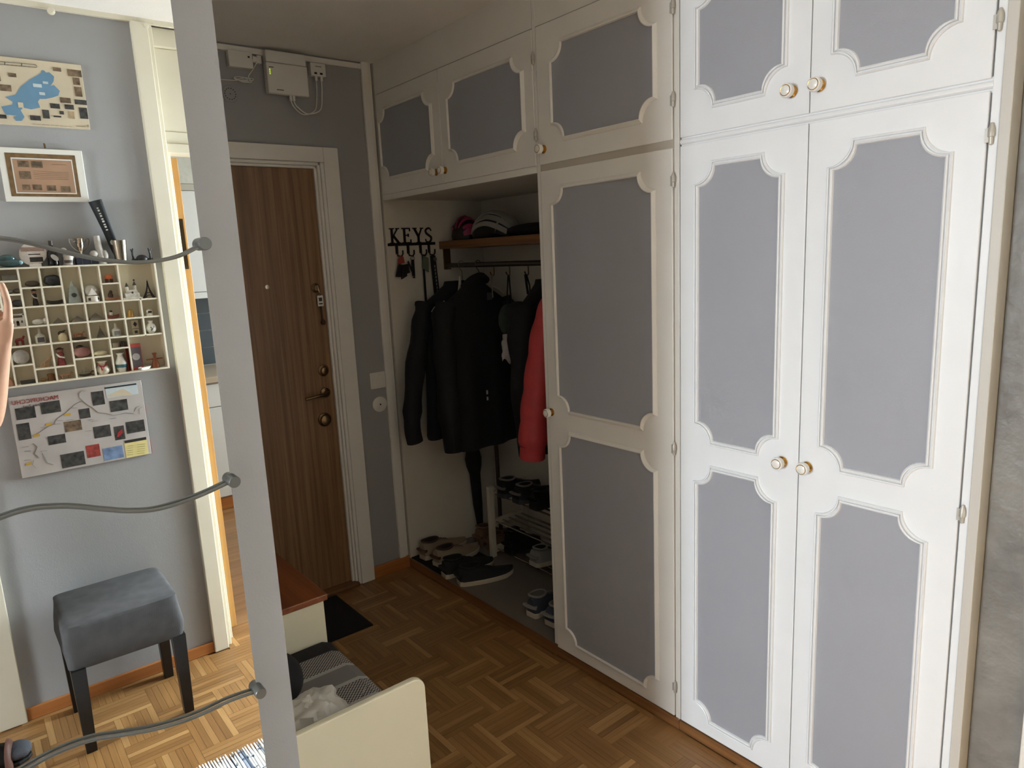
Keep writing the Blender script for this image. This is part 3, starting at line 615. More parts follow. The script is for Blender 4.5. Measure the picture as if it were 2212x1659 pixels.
# ---- pictures on the back wall (facing +y)
PH = {'dark': mat('photo_dark', (62,60,56), 0.5, var=0.7, vscale=60), 'brown': mat('photo_brown', (112,92,70), 0.5, var=0.6, vscale=60), 'red': mat('photo_red', (150,60,50), 0.5, var=0.4, vscale=70), 'blue': mat('photo_blue', (110,130,160), 0.5, var=0.4, vscale=40),
      'ltbrown': mat('photo_tan', (170,146,112), 0.5, var=0.3, vscale=60), 'lake': mat('print_lake_blue', (104,140,164), 0.5, var=0.08, vscale=20), 'white': mat('print_white', (226,224,216), 0.5), 'ink': mat('print_ink', (46,42,40), 0.5), 'yellow': mat('print_yellow', (226,210,140), 0.5),
      'sand': mat('print_sand', (205,190,162), 0.5, var=0.08, vscale=12), 'mapgrey': mat('print_map_grey', (186,178,170), 0.5, var=0.10, vscale=9), 'pale': mat('print_pale_blue', (190,200,200), 0.5, var=0.08, vscale=20), 'gold': mat('print_gold', (200,160,60), 0.5), 'brick': mat('print_brick', (168,60,40), 0.5), 'umber': mat('print_umber', (120,92,58), 0.5, var=0.25, vscale=60), 'pink': mat('print_rose', (170,134,106), 0.5, var=0.12, vscale=10), 'redtext': mat('print_red_text', (150,40,36), 0.5)}
def quad(mb, x0, x1, z0, z1, y): mb.box(min(x0,x1), max(x0,x1), y-0.0004, y, min(z0,z1), max(z0,z1))
def pic(name, parent, rects, y, key, conv):
    for (a, b, c, d) in rects:
        p, q = conv(a, b), conv(c, d); mb = MB(); cx, cz = (p.x+q.x)/2, (p.z+q.z)/2
        quad(mb, p.x, q.x, p.z, q.z, y); build(name, mb, PH[key], parent)
def poly(name, parent, pts, y, key, conv): build(name, MB().prism([(conv(*p).x, y-0.0004, conv(*p).z) for p in pts], (0, 0.0004, 0)), PH[key], parent)
def line(mb, pts, y, conv, w=0.0009): mb.tube([(conv(*p).x, y, conv(*p).z) for p in pts], w, 5, flat=0.3)
def avgbox(c, w, h, conv):      # a photo given by its centre and size in picture pixels, upright on the board
    p = conv(*c); k = abs(conv(c[0]+10, c[1]).x-p.x)/10; kz = abs(conv(c[0], c[1]+10).z-p.z)/10
    return p.x-w*k/2, p.x+w*k/2, p.z-h*kz/2, p.z+h*kz/2
# lake map
c2 = lambda u, v: mir(u/9.76, 120+v/9.76, -0.128)
mp = thing('lake_map_poster', 'sand-coloured map poster with a blue lake high on the grey wall', 'poster', (-1.4, YB, 2.10))
yb = YB+0.008
build('board', B(-1.632, -1.214, YB, yb, 2.101, 2.316), PH['sand'], mp, bevel=0.001)
poly('lake_print', mp, [(870,330),(920,330),(960,375),(1030,370),(1130,460),(1120,560),(1050,660),(1130,640),(1250,760),(1220,860),(1100,900),(960,930),(830,930),(790,990),(840,1110),(650,1150),(480,1110),(430,1170),(510,1310),(450,1390),(330,1390),(280,1320),(350,1280),(120,1260),(60,1170),(20,1090),(250,1050),(260,990),(150,920),(100,890),(320,840),(420,680),(620,520),(850,390)][::-1], yb+0.0006, 'lake', c2)
for (cx, cy, w_, h_, kk) in [(1190,310,170,80,'brown'),(1560,390,290,140,'brown'),(1600,560,140,150,'brown'),(1640,780,150,200,'brown'),(1370,960,220,110,'brown'),(1690,1000,250,100,'dark'),(1150,1080,200,100,'dark'),(1450,1100,190,100,'dark'),(1750,1230,170,230,'dark'),(960,1250,140,180,'dark'),(740,1330,220,100,'dark'),(1500,1270,110,150,'ltbrown'),(250,430,170,80,'brown'),(110,700,240,130,'brown'),(40,1300,180,80,'dark'),(-120,460,240,170,'brown'),(-150,1000,220,150,'dark'),(780,650,180,70,'pale'),(950,590,110,50,'pale'),(880,820,120,60,'pale'),(430,1060,110,110,'sand'),(1290,1220,90,70,'dark'),(1200,1300,160,30,'ink')]:
    mb = MB(); a, b_, c, d = avgbox((cx, cy), w_, h_, c2); quad(mb, a, b_, c, d, yb+0.0012); build('photo_print', mb, PH[kk], mp)
mb = MB(); line(mb, [(-300,120),(740,210),(770,240),(760,270),(-300,180)], yb+0.0006, c2, 0.0016); line(mb, [(95,155),(95,210)], yb+0.0006, c2, 0.0014); line(mb, [(450,185),(450,235)], yb+0.0006, c2, 0.0014)
build('title_frame', mb, PH['ink'], mp)
mb = MB()
for k in range(9): line(mb, [(680+k*95,1455+k*7),(750+k*95,1460+k*7)], yb+0.0006, c2, 0.0009)
for k in range(6): line(mb, [(120+k*90,210+k*8),(180+k*90,214+k*8)], yb+0.0006, c2, 0.0009)
line(mb, [(1590,1500),(1790,1510)], yb+0.0006, c2, 0.0018); line(mb, [(1820,1480),(1850,1480),(1850,1510),(1820,1510)], yb+0.0006, c2, 0.0014)
build('caption_print', mb, PH['umber'], mp)
# framed print
fr = thing('framed_print', 'small framed certificate with white mount and brown patterned border', 'picture', (-1.37, YB, 1.85))
c1 = lambda u, v: mir(u/3.606, v/3.606, -0.134)
yf = YB+0.014
build('frame', B(-1.495, -1.252, YB, yf, 1.851, 2.027), mat('mount_white', (232,228,216), 0.4), fr, bevel=0.002)
for rc, kk, dy in (((68,1205,608,1535), 'umber', 0.0006), ((108,1240,580,1512), 'white', 0.0010), ((118,1250,572,1504), 'pink', 0.0014)):
    mb = MB(); a, b_, c, d = avgbox(((rc[0]+rc[2])/2, (rc[1]+rc[3])/2), rc[2]-rc[0], rc[3]-rc[1], c1); quad(mb, a, b_, c, d, yf+dy); build('print', mb, PH[kk], fr)
for (cx, cy, w_, h_) in [(178,1280,88,50),(284,1285,88,52),(193,1367,88,60),(203,1462,60,40),(288,1462,70,42),(398,1468,70,42),(508,1475,75,44)]:
    mb = MB(); a, b_, c, d = avgbox((cx, cy), w_, h_, c1); quad(mb, a, b_, c, d, yf+0.0018); build('photo_print', mb, PH['brown'], fr)
mb = MB()
for k in range(5): line(mb, [(255+3*k,1335+15*k),(530,1350+13*k)], yf+0.0016, c1, 0.0008)
line(mb, [(400,1285),(510,1290)], yf+0.0016, c1, 0.0012)
build('text_print', mb, PH['umber'], fr)
build('hook', MB().tube([(-1.36, YB+0.004, 2.045), (-1.36, YB+0.012, 2.043), (-1.36, YB+0.013, 2.03)], 0.003, 6), OLDBR, fr)
# Machu Picchu map
c3 = lambda u, v: mir(10+u/6.703, 810+v/6.703, -0.134)
mm = thing('trail_map_board', 'map board with many mountain photos titled MACHUPICCHU below the type case', 'map', (-1.38, YB, 0.90))
ym = YB+0.014
build('board', B(-1.588, -1.170, YB, ym, 0.902, 1.193), PH['mapgrey'], mm, bevel=0.0012)
for (cx, cy, w_, h_, kk) in [(300,545,290,170,'dark'),(660,460,290,170,'dark'),(1345,330,180,200,'dark'),(1645,435,260,160,'dark'),(1150,550,160,140,'dark'),(985,730,250,150,'brown'),(275,810,190,240,'dark'),(750,925,260,130,'dark'),(1405,810,250,170,'dark'),(1655,830,150,200,'dark'),(1885,740,270,170,'dark'),(985,1215,350,200,'dark'),(1275,1090,200,180,'red'),(1565,1120,290,180,'blue'),(1900,1050,330,230,'yellow'),(1690,215,470,170,'pale')]:
    mb = MB(); a, b_, c, d = avgbox((cx, cy), w_, h_, c3); quad(mb, a, b_, c, d, ym+0.0006); build('photo_print', mb, PH[kk], mm)
mb = MB(); a, b_, c, d = avgbox((1885, 935), 320, 40, c3); quad(mb, a, b_, c, d, ym+0.001); build('legend_header', mb, PH['ink'], mm)
mb = MB(); a, b_, c, d = avgbox((1670, 155), 470, 22, c3); quad(mb, a, b_, c, d, ym+0.001); build('profile_header', mb, PH['ink'], mm)
poly('climber_print', mm, [(1690,770),(1700,830),(1640,890),(1615,890),(1630,820)], ym+0.0012, 'redtext', c3)
poly('hill_print', mm, [(1480,290),(1700,190),(1830,260),(1830,290),(1480,310)], ym+0.001, 'sand', c3)
mb = MB()
for i in range(5):
    line(mb, [(1770,1020+i*32),(1850,1012+i*32)], ym+0.0012, c3, 0.0008); line(mb, [(1910,1000+i*32),(2020,990+i*32)], ym+0.0012, c3, 0.0008)
build('legend_print', mb, PH['ink'], mm)
mb = MB()
line(mb, [(780,605),(870,550),(1010,420),(1120,365),(1200,430),(1260,460),(1350,540),(1450,545),(1570,580),(1750,540),(1860,550)], ym+0.0008, c3, 0.0008)
line(mb, [(1130,360),(1080,320),(1075,260),(1110,220),(1170,230)], ym+0.0008, c3, 0.0006)
line(mb, [(780,605),(730,660),(720,700),(640,730),(520,810),(430,870)], ym+0.0008, c3, 0.0008)
line(mb, [(410,980),(470,1030),(430,1130),(500,1190)], ym+0.0008, c3, 0.0008); line(mb, [(540,1120),(580,1190),(610,1260),(700,1290)], ym+0.0008, c3, 0.0008); line(mb, [(420,1220),(400,1290),(450,1340)], ym+0.0008, c3, 0.0006)
line(mb, [(1870,520),(1900,460),(1960,440)], ym+0.0008, c3, 0.0006); line(mb, [(1940,560),(1940,480),(1980,460)], ym+0.0008, c3, 0.0006)
for (u, v) in [(300,1030),(330,1090),(560,1090),(640,900),(760,700),(800,650),(1240,640),(1300,660),(1560,620),(1210,800),(330,1220),(560,750),(950,640),(1000,470)]: line(mb, [(u-50,v+5),(u+45,v-4)], ym+0.0008, c3, 0.0007)
build('trail_print', mb, mat('print_grey_ink', (104,98,92), 0.5), mm)
for (cx, cy) in [(905,565),(635,705),(350,1275),(460,865)]:
    mb = MB(); a, b_, c, d = avgbox((cx, cy), 90, 36, c3); quad(mb, a, b_, c, d, ym+0.001); build('place_tag', mb, PH['gold'], mm)
for (cx, kk, h_) in ((2035,'ink',0.29),):
    build('edge_strip', B(-1.1705, -1.1690, YB+0.001, ym-0.001, 0.902, 1.192), PH['ink'], mm)
build('edge_strip', B(-1.1702, -1.1682, YB+0.001, ym-0.001, 0.902, 0.955), PH['brick'], mm); build('edge_strip', B(-1.1702, -1.1682, YB+0.001, ym-0.001, 1.06, 1.09), PH['brick'], mm)
p = c3(765, 330); build('title_text', text_mb('MACHUPICCHU', 0.021, (-1,0,0), (0,0,1), (-1.441, ym+0.001, 1.165), 0.0006, 0.92), PH['redtext'], mm)
build('subtitle_text', text_mb('Inka Trail', 0.013, (-1,0,0), (0,0,1), (-1.50, ym+0.001, 1.150), 0.0006), PH['ink'], mm)

# ================================================================== type case with souvenirs
CX1 = -1.0795; CP = 0.0600; CZ0, CZ1 = 1.229, 1.632; CY0, CY1 = YB, YB+0.05; NC = 10
CASE = mat('type_case_cream', (232, 222, 198), 0.5, var=0.02); CBACK = mat('type_case_back', (222, 210, 184), 0.6)
tc = thing('type_case', 'cream wooden type case with many small compartments hung on the grey wall', 'shelf', ((CX1-NC*CP/2), YB, CZ0))
TH = 0.0056
def fz(f): return CZ1-0.006 - f*(CZ1-CZ0-0.012)
build('back_panel', B(CX1-NC*CP, CX1, CY0, CY0+0.004, CZ0, CZ1), CBACK, tc)
for a in ((CX1-NC*CP-0.007, CX1-NC*CP, CZ0, CZ1), (CX1, CX1+0.007, CZ0, CZ1)): build('frame_side', B(a[0], a[1], CY0, CY1+0.002, a[2], a[3]), CASE, tc, bevel=0.001)
build('frame_top', B(CX1-NC*CP, CX1, CY0, CY1+0.002, CZ1-0.006, CZ1), CASE, tc); build('frame_bottom', B(CX1-NC*CP, CX1, CY0, CY1+0.002, CZ0, CZ0+0.006), CASE, tc)
rows = {1: [.33,.5,.67], 2: [.33,.5,.67], 3: [.165,.33,.5,.665,.77], 4: [.33,.5,.665,.83], 5: [.33,.5,.665,.83], 6: [.165,.33,.5,.665,.88], 7: [.165,.33,.5,.665,.88], 8: [.10,.215,.33,.5,.665,.83], 9: [.165,.33,.5,.665], 10: [.165,.33,.5,.665,.83]}
def cx(c): return CX1-c*CP     # left wall of column c counted from the kitchen door side
for c in range(1, NC):
    if c == 1: build('divider', B(cx(1)-TH/2, cx(1)+TH/2, CY0+0.004, CY1, fz(.67), fz(.33)), CASE, tc)
    else: build('divider', B(cx(c)-TH/2, cx(c)+TH/2, CY0+0.004, CY1, CZ0+0.006, CZ1-0.006), CASE, tc)
for c, fs in rows.items():
    for f in fs: build('divider', B(cx(c)+TH/2, cx(c-1)-TH/2, CY0+0.004, CY1, fz(f)-TH/2, fz(f)+TH/2), CASE, tc)
def pix(bx, by, yv=-0.15): return mir(bx/3.771, 410+by/3.771, yv)
def cell_floor(p):
    c = min(NC, max(1, int((CX1-p.x)/CP)+1)); opts = [fz(f)+TH/2 for f in rows[c]]+[CZ0+0.006]
    x = min(max(p.x, cx(c)+0.006), cx(c-1)-0.006)
    return x, min(opts, key=lambda q: abs(q-p.z))
KS = 0.00046; YI = YB+0.028
def C(n, *rgb, **k): return mat('souvenir_'+n, rgb, k.get('r', 0.5), k.get('m', 0.0), var=k.get('v', 0.12), vscale=90, trans=k.get('t', 0.0))
GR = 'souvenirs in the type case'
def put(bx, by, name, label, cat, fn, mats, group=GR, top=False, yi=None, smooth=True):
    p = pix(bx, by, -0.15)
    if top: x, z = p.x, CZ1
    else: x, z = cell_floor(p)
    y = yi or YI
    parts = fn(x, y, z+0.0002)
    t = thing(name, label, cat, (x, y, z+0.0002), 0, group)
    for (pn, mb, k) in parts: build(pn, mb, mats[k], t, smooth=smooth)
    return t
def stone(w, h, seed, d=0.6):
    w *= KS; h *= KS
    def fn(x, y, z): return [('stone', MB().ell((x, y, z+h/2), (w/2, min(w*d/2, 0.018), h/2), 20, 12, lambda q: 1+0.10*fbm(q+Vector((seed,0,0)), 1.6)*(1 if q.z > -0.6 else 0)), 0)]
    return fn
def single(bx, by, name, label, cat, fn, m, **k): return put(bx, by, name, label, cat, fn, [m], **k)
single(85, 735, 'glass_block', 'small smoky glass block lying in the type case', 'ornament', lambda x,y,z: [('block', MB().box(x-0.024, x+0.024, y-0.012, y+0.012, z, z+0.017), 0)], C('smoky', 120,116,106,r=0.2), smooth=False)
single(75, 838, 'pebble', 'pale grey pebble beside a brown pebble in the type case', 'stone', stone(48, 34, 1), C('pebble_grey', 130,128,122))
single(140, 838, 'pebble', 'brown pebble beside a pale grey pebble in the type case', 'stone', stone(56, 36, 2), C('pebble_brown', 92,80,68))
single(140, 938, 'pebble', 'dark slate pebble above the little white chapel', 'stone', stone(74, 52, 3), C('pebble_slate', 66,66,66))
def chapel(x, y, z):
    m = MB().box(x-0.02, x+0.02, y-0.01, y+0.008, z, z+0.03); m.box(x-0.02, x-0.016, y-0.008, y+0.008, z+0.03, z+0.042).box(x+0.016, x+0.02, y-0.008, y+0.008, z+0.03, z+0.042).box(x-0.02, x+0.02, y-0.008, y+0.008, z+0.038, z+0.043)
    q = MB().box(x-0.004, x+0.004, y+0.008, y+0.0088, z+0.003, z+0.016).cyl((x, y+0.008, z+0.016), (x, y+0.0088, z+0.016), 0.004, n=12).box(x-0.014, x-0.010, y+0.008, y+0.0088, z+0.012, z+0.02).box(x+0.010, x+0.014, y+0.008, y+0.0088, z+0.012, z+0.02)
    return [('facade', m, 0), ('openings', q, 1)]
put(145, 1098, 'chapel_model', 'little white chapel model with dark doorway in the type case', 'ornament', chapel, [C('chapel', 222,216,204), C('dark', 50,44,40)], smooth=False)
def horse(w, h):
    w *= KS; h *= KS
    def fn(x, y, z):
        b = MB().tube([(x-w*0.38, y, z+h*0.55), (x, y, z+h*0.6), (x+w*0.28, y, z+h*0.6)], [h*0.14, h*0.17, h*0.15], 10)
        b.tube([(x+w*0.25, y, z+h*0.62), (x+w*0.36, y, z+h*0.85), (x+w*0.40, y, z+h*0.95)], [h*0.12, h*0.09, h*0.06], 8).tube([(x+w*0.36, y, z+h*0.92), (x+w*0.5, y, z+h*0.82)], [h*0.08, h*0.05], 8)
        for dx in (-0.36, -0.24, 0.18, 0.28): b.tube([(x+w*dx, y+0.003*(1 if dx in (-0.24,0.28) else -1), z+h*0.5), (x+w*dx, y+0.003*(1 if dx in (-0.24,0.28) else -1), z)], [h*0.08, h*0.055], 8)
        b.tube([(x-w*0.4, y, z+h*0.6), (x-w*0.48, y, z+h*0.3)], [h*0.05, h*0.03], 6)
        return [('body', b, 0)]
    return fn
single(165, 1250, 'toy_horse', 'small red wooden toy horse in the type case', 'toy', horse(66, 72), C('falu_red', 140,52,46))
single(175, 1402, 'silver_disc', 'round silvery shell disc standing in the type case', 'ornament', lambda x,y,z: [('disc', MB().lathe([(0,-0.004),(0.018,-0.003),(0.0245,0.0),(0.018,0.003),(0,0.005)], (x, y, z+0.0245), (0,1,0), 28), 0)], C('silver_shell', 205,205,205,r=0.25,m=0.3,v=0.15))
def flat(w, h, d=0.02): return lambda x,y,z: [('body', MB().box(x-w*KS/2, x+w*KS/2, y-d/2, y+d/2, z, z+h*KS), 0)]
single(230, 1552, 'slate_slab', 'thin dark slab at the bottom of the type case', 'ornament', flat(100, 24), C('slab', 62,62,58), smooth=False)
single(60, 1565, 'cone_shell', 'large tan cone shell at the bottom of the type case', 'shell', lambda x,y,z: [('shell', MB().lathe([(0.0,0),(0.024,0.001),(0.022,0.01),(0.013,0.025),(0.005,0.04),(0,0.045)], (x, y, z), (0,0,1), 20, (1,0.7)), 0)], C('tan_shell', 186,140,106,v=0.25))
single(262, 778, 'pebble', 'brown flat pebble in the compartment next to the smoky glass block', 'stone', stone(94, 46, 4), C('pebble_umber', 82,70,58))
def figure(w, h, body=0, head=1):
    w *= KS; h *= KS
    def fn(x, y, z):
        a = MB().lathe([(0,0),(w*0.34,0),(w*0.30,h*0.2),(w*0.2,h*0.45),(w*0.28,h*0.6),(w*0.22,h*0.7),(w*0.1,h*0.74),(0,h*0.74)], (x, y, z), (0,0,1), 14, (1,0.7))
        hd = MB().ell((x, y, z+h*0.83), (w*0.24, w*0.22, h*0.13), 12, 8); ht = MB().lathe([(0,0),(w*0.3,0),(w*0.3,0.001),(w*0.18,h*0.05),(w*0.1,h*0.09),(0,h*0.1)], (x, y, z+h*0.9), (0,0,1), 12)
        ar = MB().tube([(x-w*0.25, y, z+h*0.66), (x-w*0.1, y+w*0.25, z+h*0.5), (x+w*0.25, y+w*0.2, z+h*0.42)], w*0.07, 8)
        return [('body', a, 0), ('head', hd, 1), ('hat', ht, 2), ('arm', ar, 3)]
    return fn
put(290, 930, 'figurine', 'small dark standing figurine with a white sash in the type case', 'figurine', figure(66, 124), [C('fig_dark',40,34,34), C('fig_skin',150,110,90), C('fig_hat',44,36,38), C('fig_white',214,206,196)])
single(325, 1083, 'white_shell', 'glossy white shell in the compartment above the clear bottle', 'shell', lambda x,y,z: [('shell', MB().ell((x-0.006, y, z+0.010), (0.018,0.012,0.010), 18, 10).ell((x+0.016, y, z+0.0115), (0.010,0.010,0.0115), 16, 10), 0)], C('white_shell',226,222,212,r=0.2))
def bottle(w, h, label=True):
    w *= KS; h *= KS
    def fn(x, y, z):
        o = [('glass', MB().lathe([(0,0),(w*0.45,0),(w*0.48,h*0.05),(w*0.48,h*0.5),(w*0.15,h*0.68),(w*0.11,h),(0,h)], (x, y, z), (0,0,1), 16), 0)]
        if label: o.append(('label', MB().box(x-w*0.3, x+w*0.3, y+w*0.44, y+w*0.5, z+h*0.1, z+h*0.42), 1))
        return o
    return fn
put(330, 1230, 'miniature_bottle', 'clear miniature bottle with a dark picture label near the toy horse', 'bottle', bottle(74, 112), [C('pale_glass', 200,196,184,r=0.1), C('label_dark',70,62,58)])
def coral(x, y, z):
    b = MB()
    for k in range(6): b.tube([(x-0.014+0.004*k, y, z), (x-0.01+0.005*k, y+0.002*sin(k), z+0.012+0.003*k), (x-0.006+0.0055*k, y, z+0.018+0.0035*k)], [0.004,0.0032,0.0015], 7)
    return [('branches', b, 0)]
single(372, 1435, 'coral_piece', 'branched tan coral piece in the type case', 'coral', coral, C('coral',184,150,116,v=0.25))
single(415, 1530, 'toy_barrel', 'little brown wooden barrel in the type case', 'ornament', lambda x,y,z: [('barrel', MB().lathe([(0,0),(0.010,0),(0.0115,0.004),(0.0095,0.012),(0.0115,0.021),(0.010,0.025),(0,0.025)], (x,y,z), (0,0,1), 16), 0)], C('barrel',124,88,52))
single(350, 1535, 'amber_bead', 'small amber lump beside the little barrel', 'ornament', stone(40, 26, 5), C('amber',150,112,66))
single(430, 772, 'black_stone', 'smooth black oval stone in the top row of the type case', 'stone', stone(118, 84, 6), C('black_stone',44,46,50,r=0.3))
def canoe(w, h):
    w *= KS; h *= KS
    def fn(x, y, z):
        rs = []
        for k in range(9):
            t = -1+k/4.0; hw = max(0.0006, 0.007*(1-abs(t)**2.2)); zt = z+h*(0.75+0.25*abs(t)**2); zb_ = z+h*0.35*abs(t)**2.5
            rs.append([Vector((x+t*w/2, y-hw, zt)), Vector((x+t*w/2, y-hw*0.6, zb_)), Vector((x+t*w/2, y+hw*0.6, zb_)), Vector((x+t*w/2, y+hw, zt))])
        return [('hull', MB().rings(rs, True, True), 0)]
    return fn
single(450, 922, 'toy_canoe', 'dark carved toy canoe below the black stone', 'ornament', canoe(112, 36), C('canoe',52,48,42), smooth=False)
def pyramid(w, h):
    w *= KS; h *= KS
    return lambda x,y,z: [('body', MB().add([(x-w/2,y-w*0.4,z),(x+w/2,y-w*0.4,z),(x+w/2,y+w*0.4,z),(x-w/2,y+w*0.4,z),(x,y,z+h)], [(3,2,1,0),(0,1,4),(1,2,4),(2,3,4),(3,0,4)]), 0)]
for (a, b_, w_, h_, lb) in ((475,1072,76,42,'smallest of three grey stone pyramids, above the penguin figure'), (630,1060,102,46,'middle grey stone pyramid, above the fox figure'), (780,1045,106,58,'largest grey stone pyramid, below the snow globe')):
    single(a, b_, 'stone_pyramid', lb, 'ornament', pyramid(w_, h_), C('pyramid',112,102,88), smooth=False, group='stone pyramids')
put(510, 1215, 'penguin_figure', 'cream penguin figure with dark back in the type case', 'figurine', lambda x,y,z: [('body', MB().lathe([(0,0),(0.011,0),(0.0145,0.008),(0.013,0.02),(0.007,0.029),(0,0.032)], (x,y,z), (0,0,1), 16), 0), ('back', MB().ell((x-0.003, y-0.003, z+0.027), (0.0095,0.009,0.010), 12, 8), 1), ('beak', MB().tube([(x+0.003, y+0.004, z+0.034), (x+0.011, y+0.005, z+0.039)], [0.004,0.001], 7), 1)], [C('penguin',226,212,172), C('penguin_back',70,58,46)])
put(500, 1410, 'doll_pair', 'doll in red checked dress with a dark hat in the type case', 'figurine', figure(100, 138), [C('doll_red',128,48,48,v=0.4), C('fig_skin',150,110,90), C('doll_hat',70,36,34), C('fig_white',214,206,196)])
single(530, 1500, 'toy_pig', 'small pale pink pig figure under the red doll', 'figurine', horse(100, 52), C('pig',186,144,120))
put(605, 910, 'bell_tower', 'tall clear glass church tower with blue base in the type case', 'ornament', lambda x,y,z: [('tower', MB().add([(x-0.02,y-0.012,z),(x+0.02,y-0.012,z),(x+0.02,y+0.012,z),(x-0.02,y+0.012,z),(x-0.011,y-0.009,z+0.055),(x+0.011,y-0.009,z+0.055),(x+0.011,y+0.009,z+0.055),(x-0.011,y+0.009,z+0.055)], [(3,2,1,0),(0,1,5,4),(1,2,6,5),(2,3,7,6),(3,0,4,7),(4,5,6,7)]).lathe([(0,0),(0.01,0),(0.006,0.012),(0.002,0.02),(0,0.022)], (x,y,z+0.055), (0,0,1), 12), 0), ('medallion', MB().lathe([(0,0),(0.008,0),(0.008,0.002),(0,0.002)], (x,y+0.011,z+0.028), (0,1,0), 16), 1)], [C('tower_glass',170,176,168,r=0.15), C('medal',72,72,72)], smooth=False)
put(645, 1205, 'fox_figure', 'orange fox figure on a dark base in the type case', 'figurine', lambda x,y,z: [('base', MB().ell((x,y,z+0.005), (0.024,0.012,0.005), 16, 8), 1)] + [('body', horse(84, 44)(x,y,z+0.009)[0][1], 0)], [C('fox',176,110,66), C('fox_base',64,46,38)])
put(670, 1352, 'rose_stone', 'large rose-coloured stone with a dark tip in the type case', 'stone', lambda x,y,z: stone(122, 84, 8, 0.5)(x,y,z) + [('tip', MB().ell((x-0.005,y,z+0.039), (0.011,0.008,0.006), 12, 8), 1)], [C('rose_stone',164,116,110), C('dark', 50,44,40)])
def ship(x, y, z):
    s = MB()
    for dx, h in ((-0.008,0.028),(0.004,0.033),(0.012,0.024)): s.cyl((x+dx,y,z+0.008),(x+dx,y,z+h),0.0007,n=6); s.add([(x+dx-0.006,y,z+0.013),(x+dx+0.005,y,z+0.013),(x+dx+0.002,y+0.002,z+h-0.002)], [(0,1,2)])
    return [('hull', canoe(80, 24)(x,y,z)[0][1], 0), ('rigging', s, 1)]
put(690, 1497, 'model_ship', 'tiny dark model ship with sails in the bottom row', 'ornament', ship, [C('hull',70,62,54), C('sail',150,142,128)], smooth=False)
single(757, 1482, 'small_ring', 'small brown ring standing beside the tiny model ship', 'ornament', lambda x,y,z: [('ring', MB().tube([(x+0.007*cos(t), y, z+0.0095+0.007*sin(t)) for t in [2*pi*k/16 for k in range(16)]], 0.0024, 8, loop=True), 0)], C('ring',112,88,70))
put(752, 900, 'snow_globe', 'large snow globe with a peaked scene on a white base', 'snow globe', lambda x,y,z: [('base', MB().lathe([(0,0),(0.024,0),(0.024,0.018),(0.022,0.021),(0,0.021)], (x,y,z), (0,0,1), 24, (1,0.8)), 0), ('peak', MB().add([(x-0.015,y+0.0185,z+0.024),(x+0.015,y+0.0185,z+0.024),(x,y+0.0185,z+0.05),(x-0.009,y+0.019,z+0.027),(x+0.009,y+0.019,z+0.027),(x,y+0.019,z+0.043)], [(0,1,2),(3,4,5)]), 2), ('dome', MB().ell((x,y,z+0.038), (0.023,0.018,0.023), 24, 14), 1), ('ornament_print', MB().box(x-0.016,x-0.008,y+0.0185,y+0.0195,z+0.005,z+0.015).box(x+0.012,x+0.018,y+0.016,y+0.019,z+0.006,z+0.015), 3)], [C('globe_base',226,218,204), C('globe_glass',186,180,168,r=0.08), C('globe_peak',232,226,214), C('dark', 50,44,40)])
def stepped(w, h):
    w *= KS; h *= KS
    def fn(x, y, z):
        b = MB()
        for k in range(6): q = w/2*(1-k/6.5); b.box(x-q, x+q, y-q*0.7, y+q*0.7, z+h*0.8*k/6, z+h*0.8*(k+1)/6-0.001)
        b.cyl((x,y,z+h*0.75),(x,y,z+h),0.001,n=6); return [('tiers', b, 0)]
    return fn
single(820, 1190, 'stepped_tower', 'small grey stepped tower in the type case', 'ornament', stepped(58, 94), C('tiers',120,112,98,v=0.3), smooth=False)
single(820, 1332, 'pale_shell', 'pale flat wing-shaped shell above the ribboned pot', 'shell', lambda x,y,z: [('shell', MB().ell((x,y,z+0.008), (0.026,0.010,0.009), 20, 10, lambda d: 1-0.25*max(0,d.x)), 0)], C('pale_shell',222,210,176))
put(838, 1482, 'ribbon_pot', 'round cream pot with a red ribbon and lid', 'pot', lambda x,y,z: [('pot', MB().lathe([(0,0),(0.016,0),(0.025,0.012),(0.025,0.018),(0.018,0.03),(0.012,0.034),(0.014,0.042),(0.02,0.048),(0,0.05)], (x,y,z), (0,0,1), 24, (1,0.7)), 0), ('ribbon', MB().tube([(x-0.016,y+0.01,z+0.038),(x-0.008,y+0.016,z+0.031),(x+0.002,y+0.016,z+0.029),(x+0.014,y+0.012,z+0.036)],0.003,8).tube([(x-0.006,y+0.016,z+0.03),(x-0.004,y+0.019,z+0.016)],0.003,8), 1)], [C('pot_cream',224,212,192), C('ribbon',140,44,40)])
put(885, 745, 'toy_robot', 'little orange round-headed toy on dark feet in the type case', 'toy', lambda x,y,z: [('head', MB().lathe([(0,0),(0.011,0),(0.0125,0.004),(0.0125,0.012),(0.009,0.016),(0,0.017)], (x,y,z+0.013), (0,0,1), 18), 0), ('feet', MB().box(x-0.012,x-0.003,y-0.006,y+0.008,z,z+0.014).box(x+0.004,x+0.012,y-0.006,y+0.008,z,z+0.013), 1)], [C('orange',196,96,44), C('feet',84,56,42)])
put(915, 885, 'slipper_figure', 'brown figure sitting in a curved slipper in the type case', 'figurine', lambda x,y,z: [('slipper', canoe(104, 30)(x,y,z)[0][1], 0), ('figure', MB().ell((x-0.006,y,z+0.018),(0.009,0.007,0.012),12,8).ell((x-0.004,y,z+0.031),(0.006,0.006,0.006),12,8), 1)], [C('slipper',176,124,96), C('fig_brown',74,52,44)])
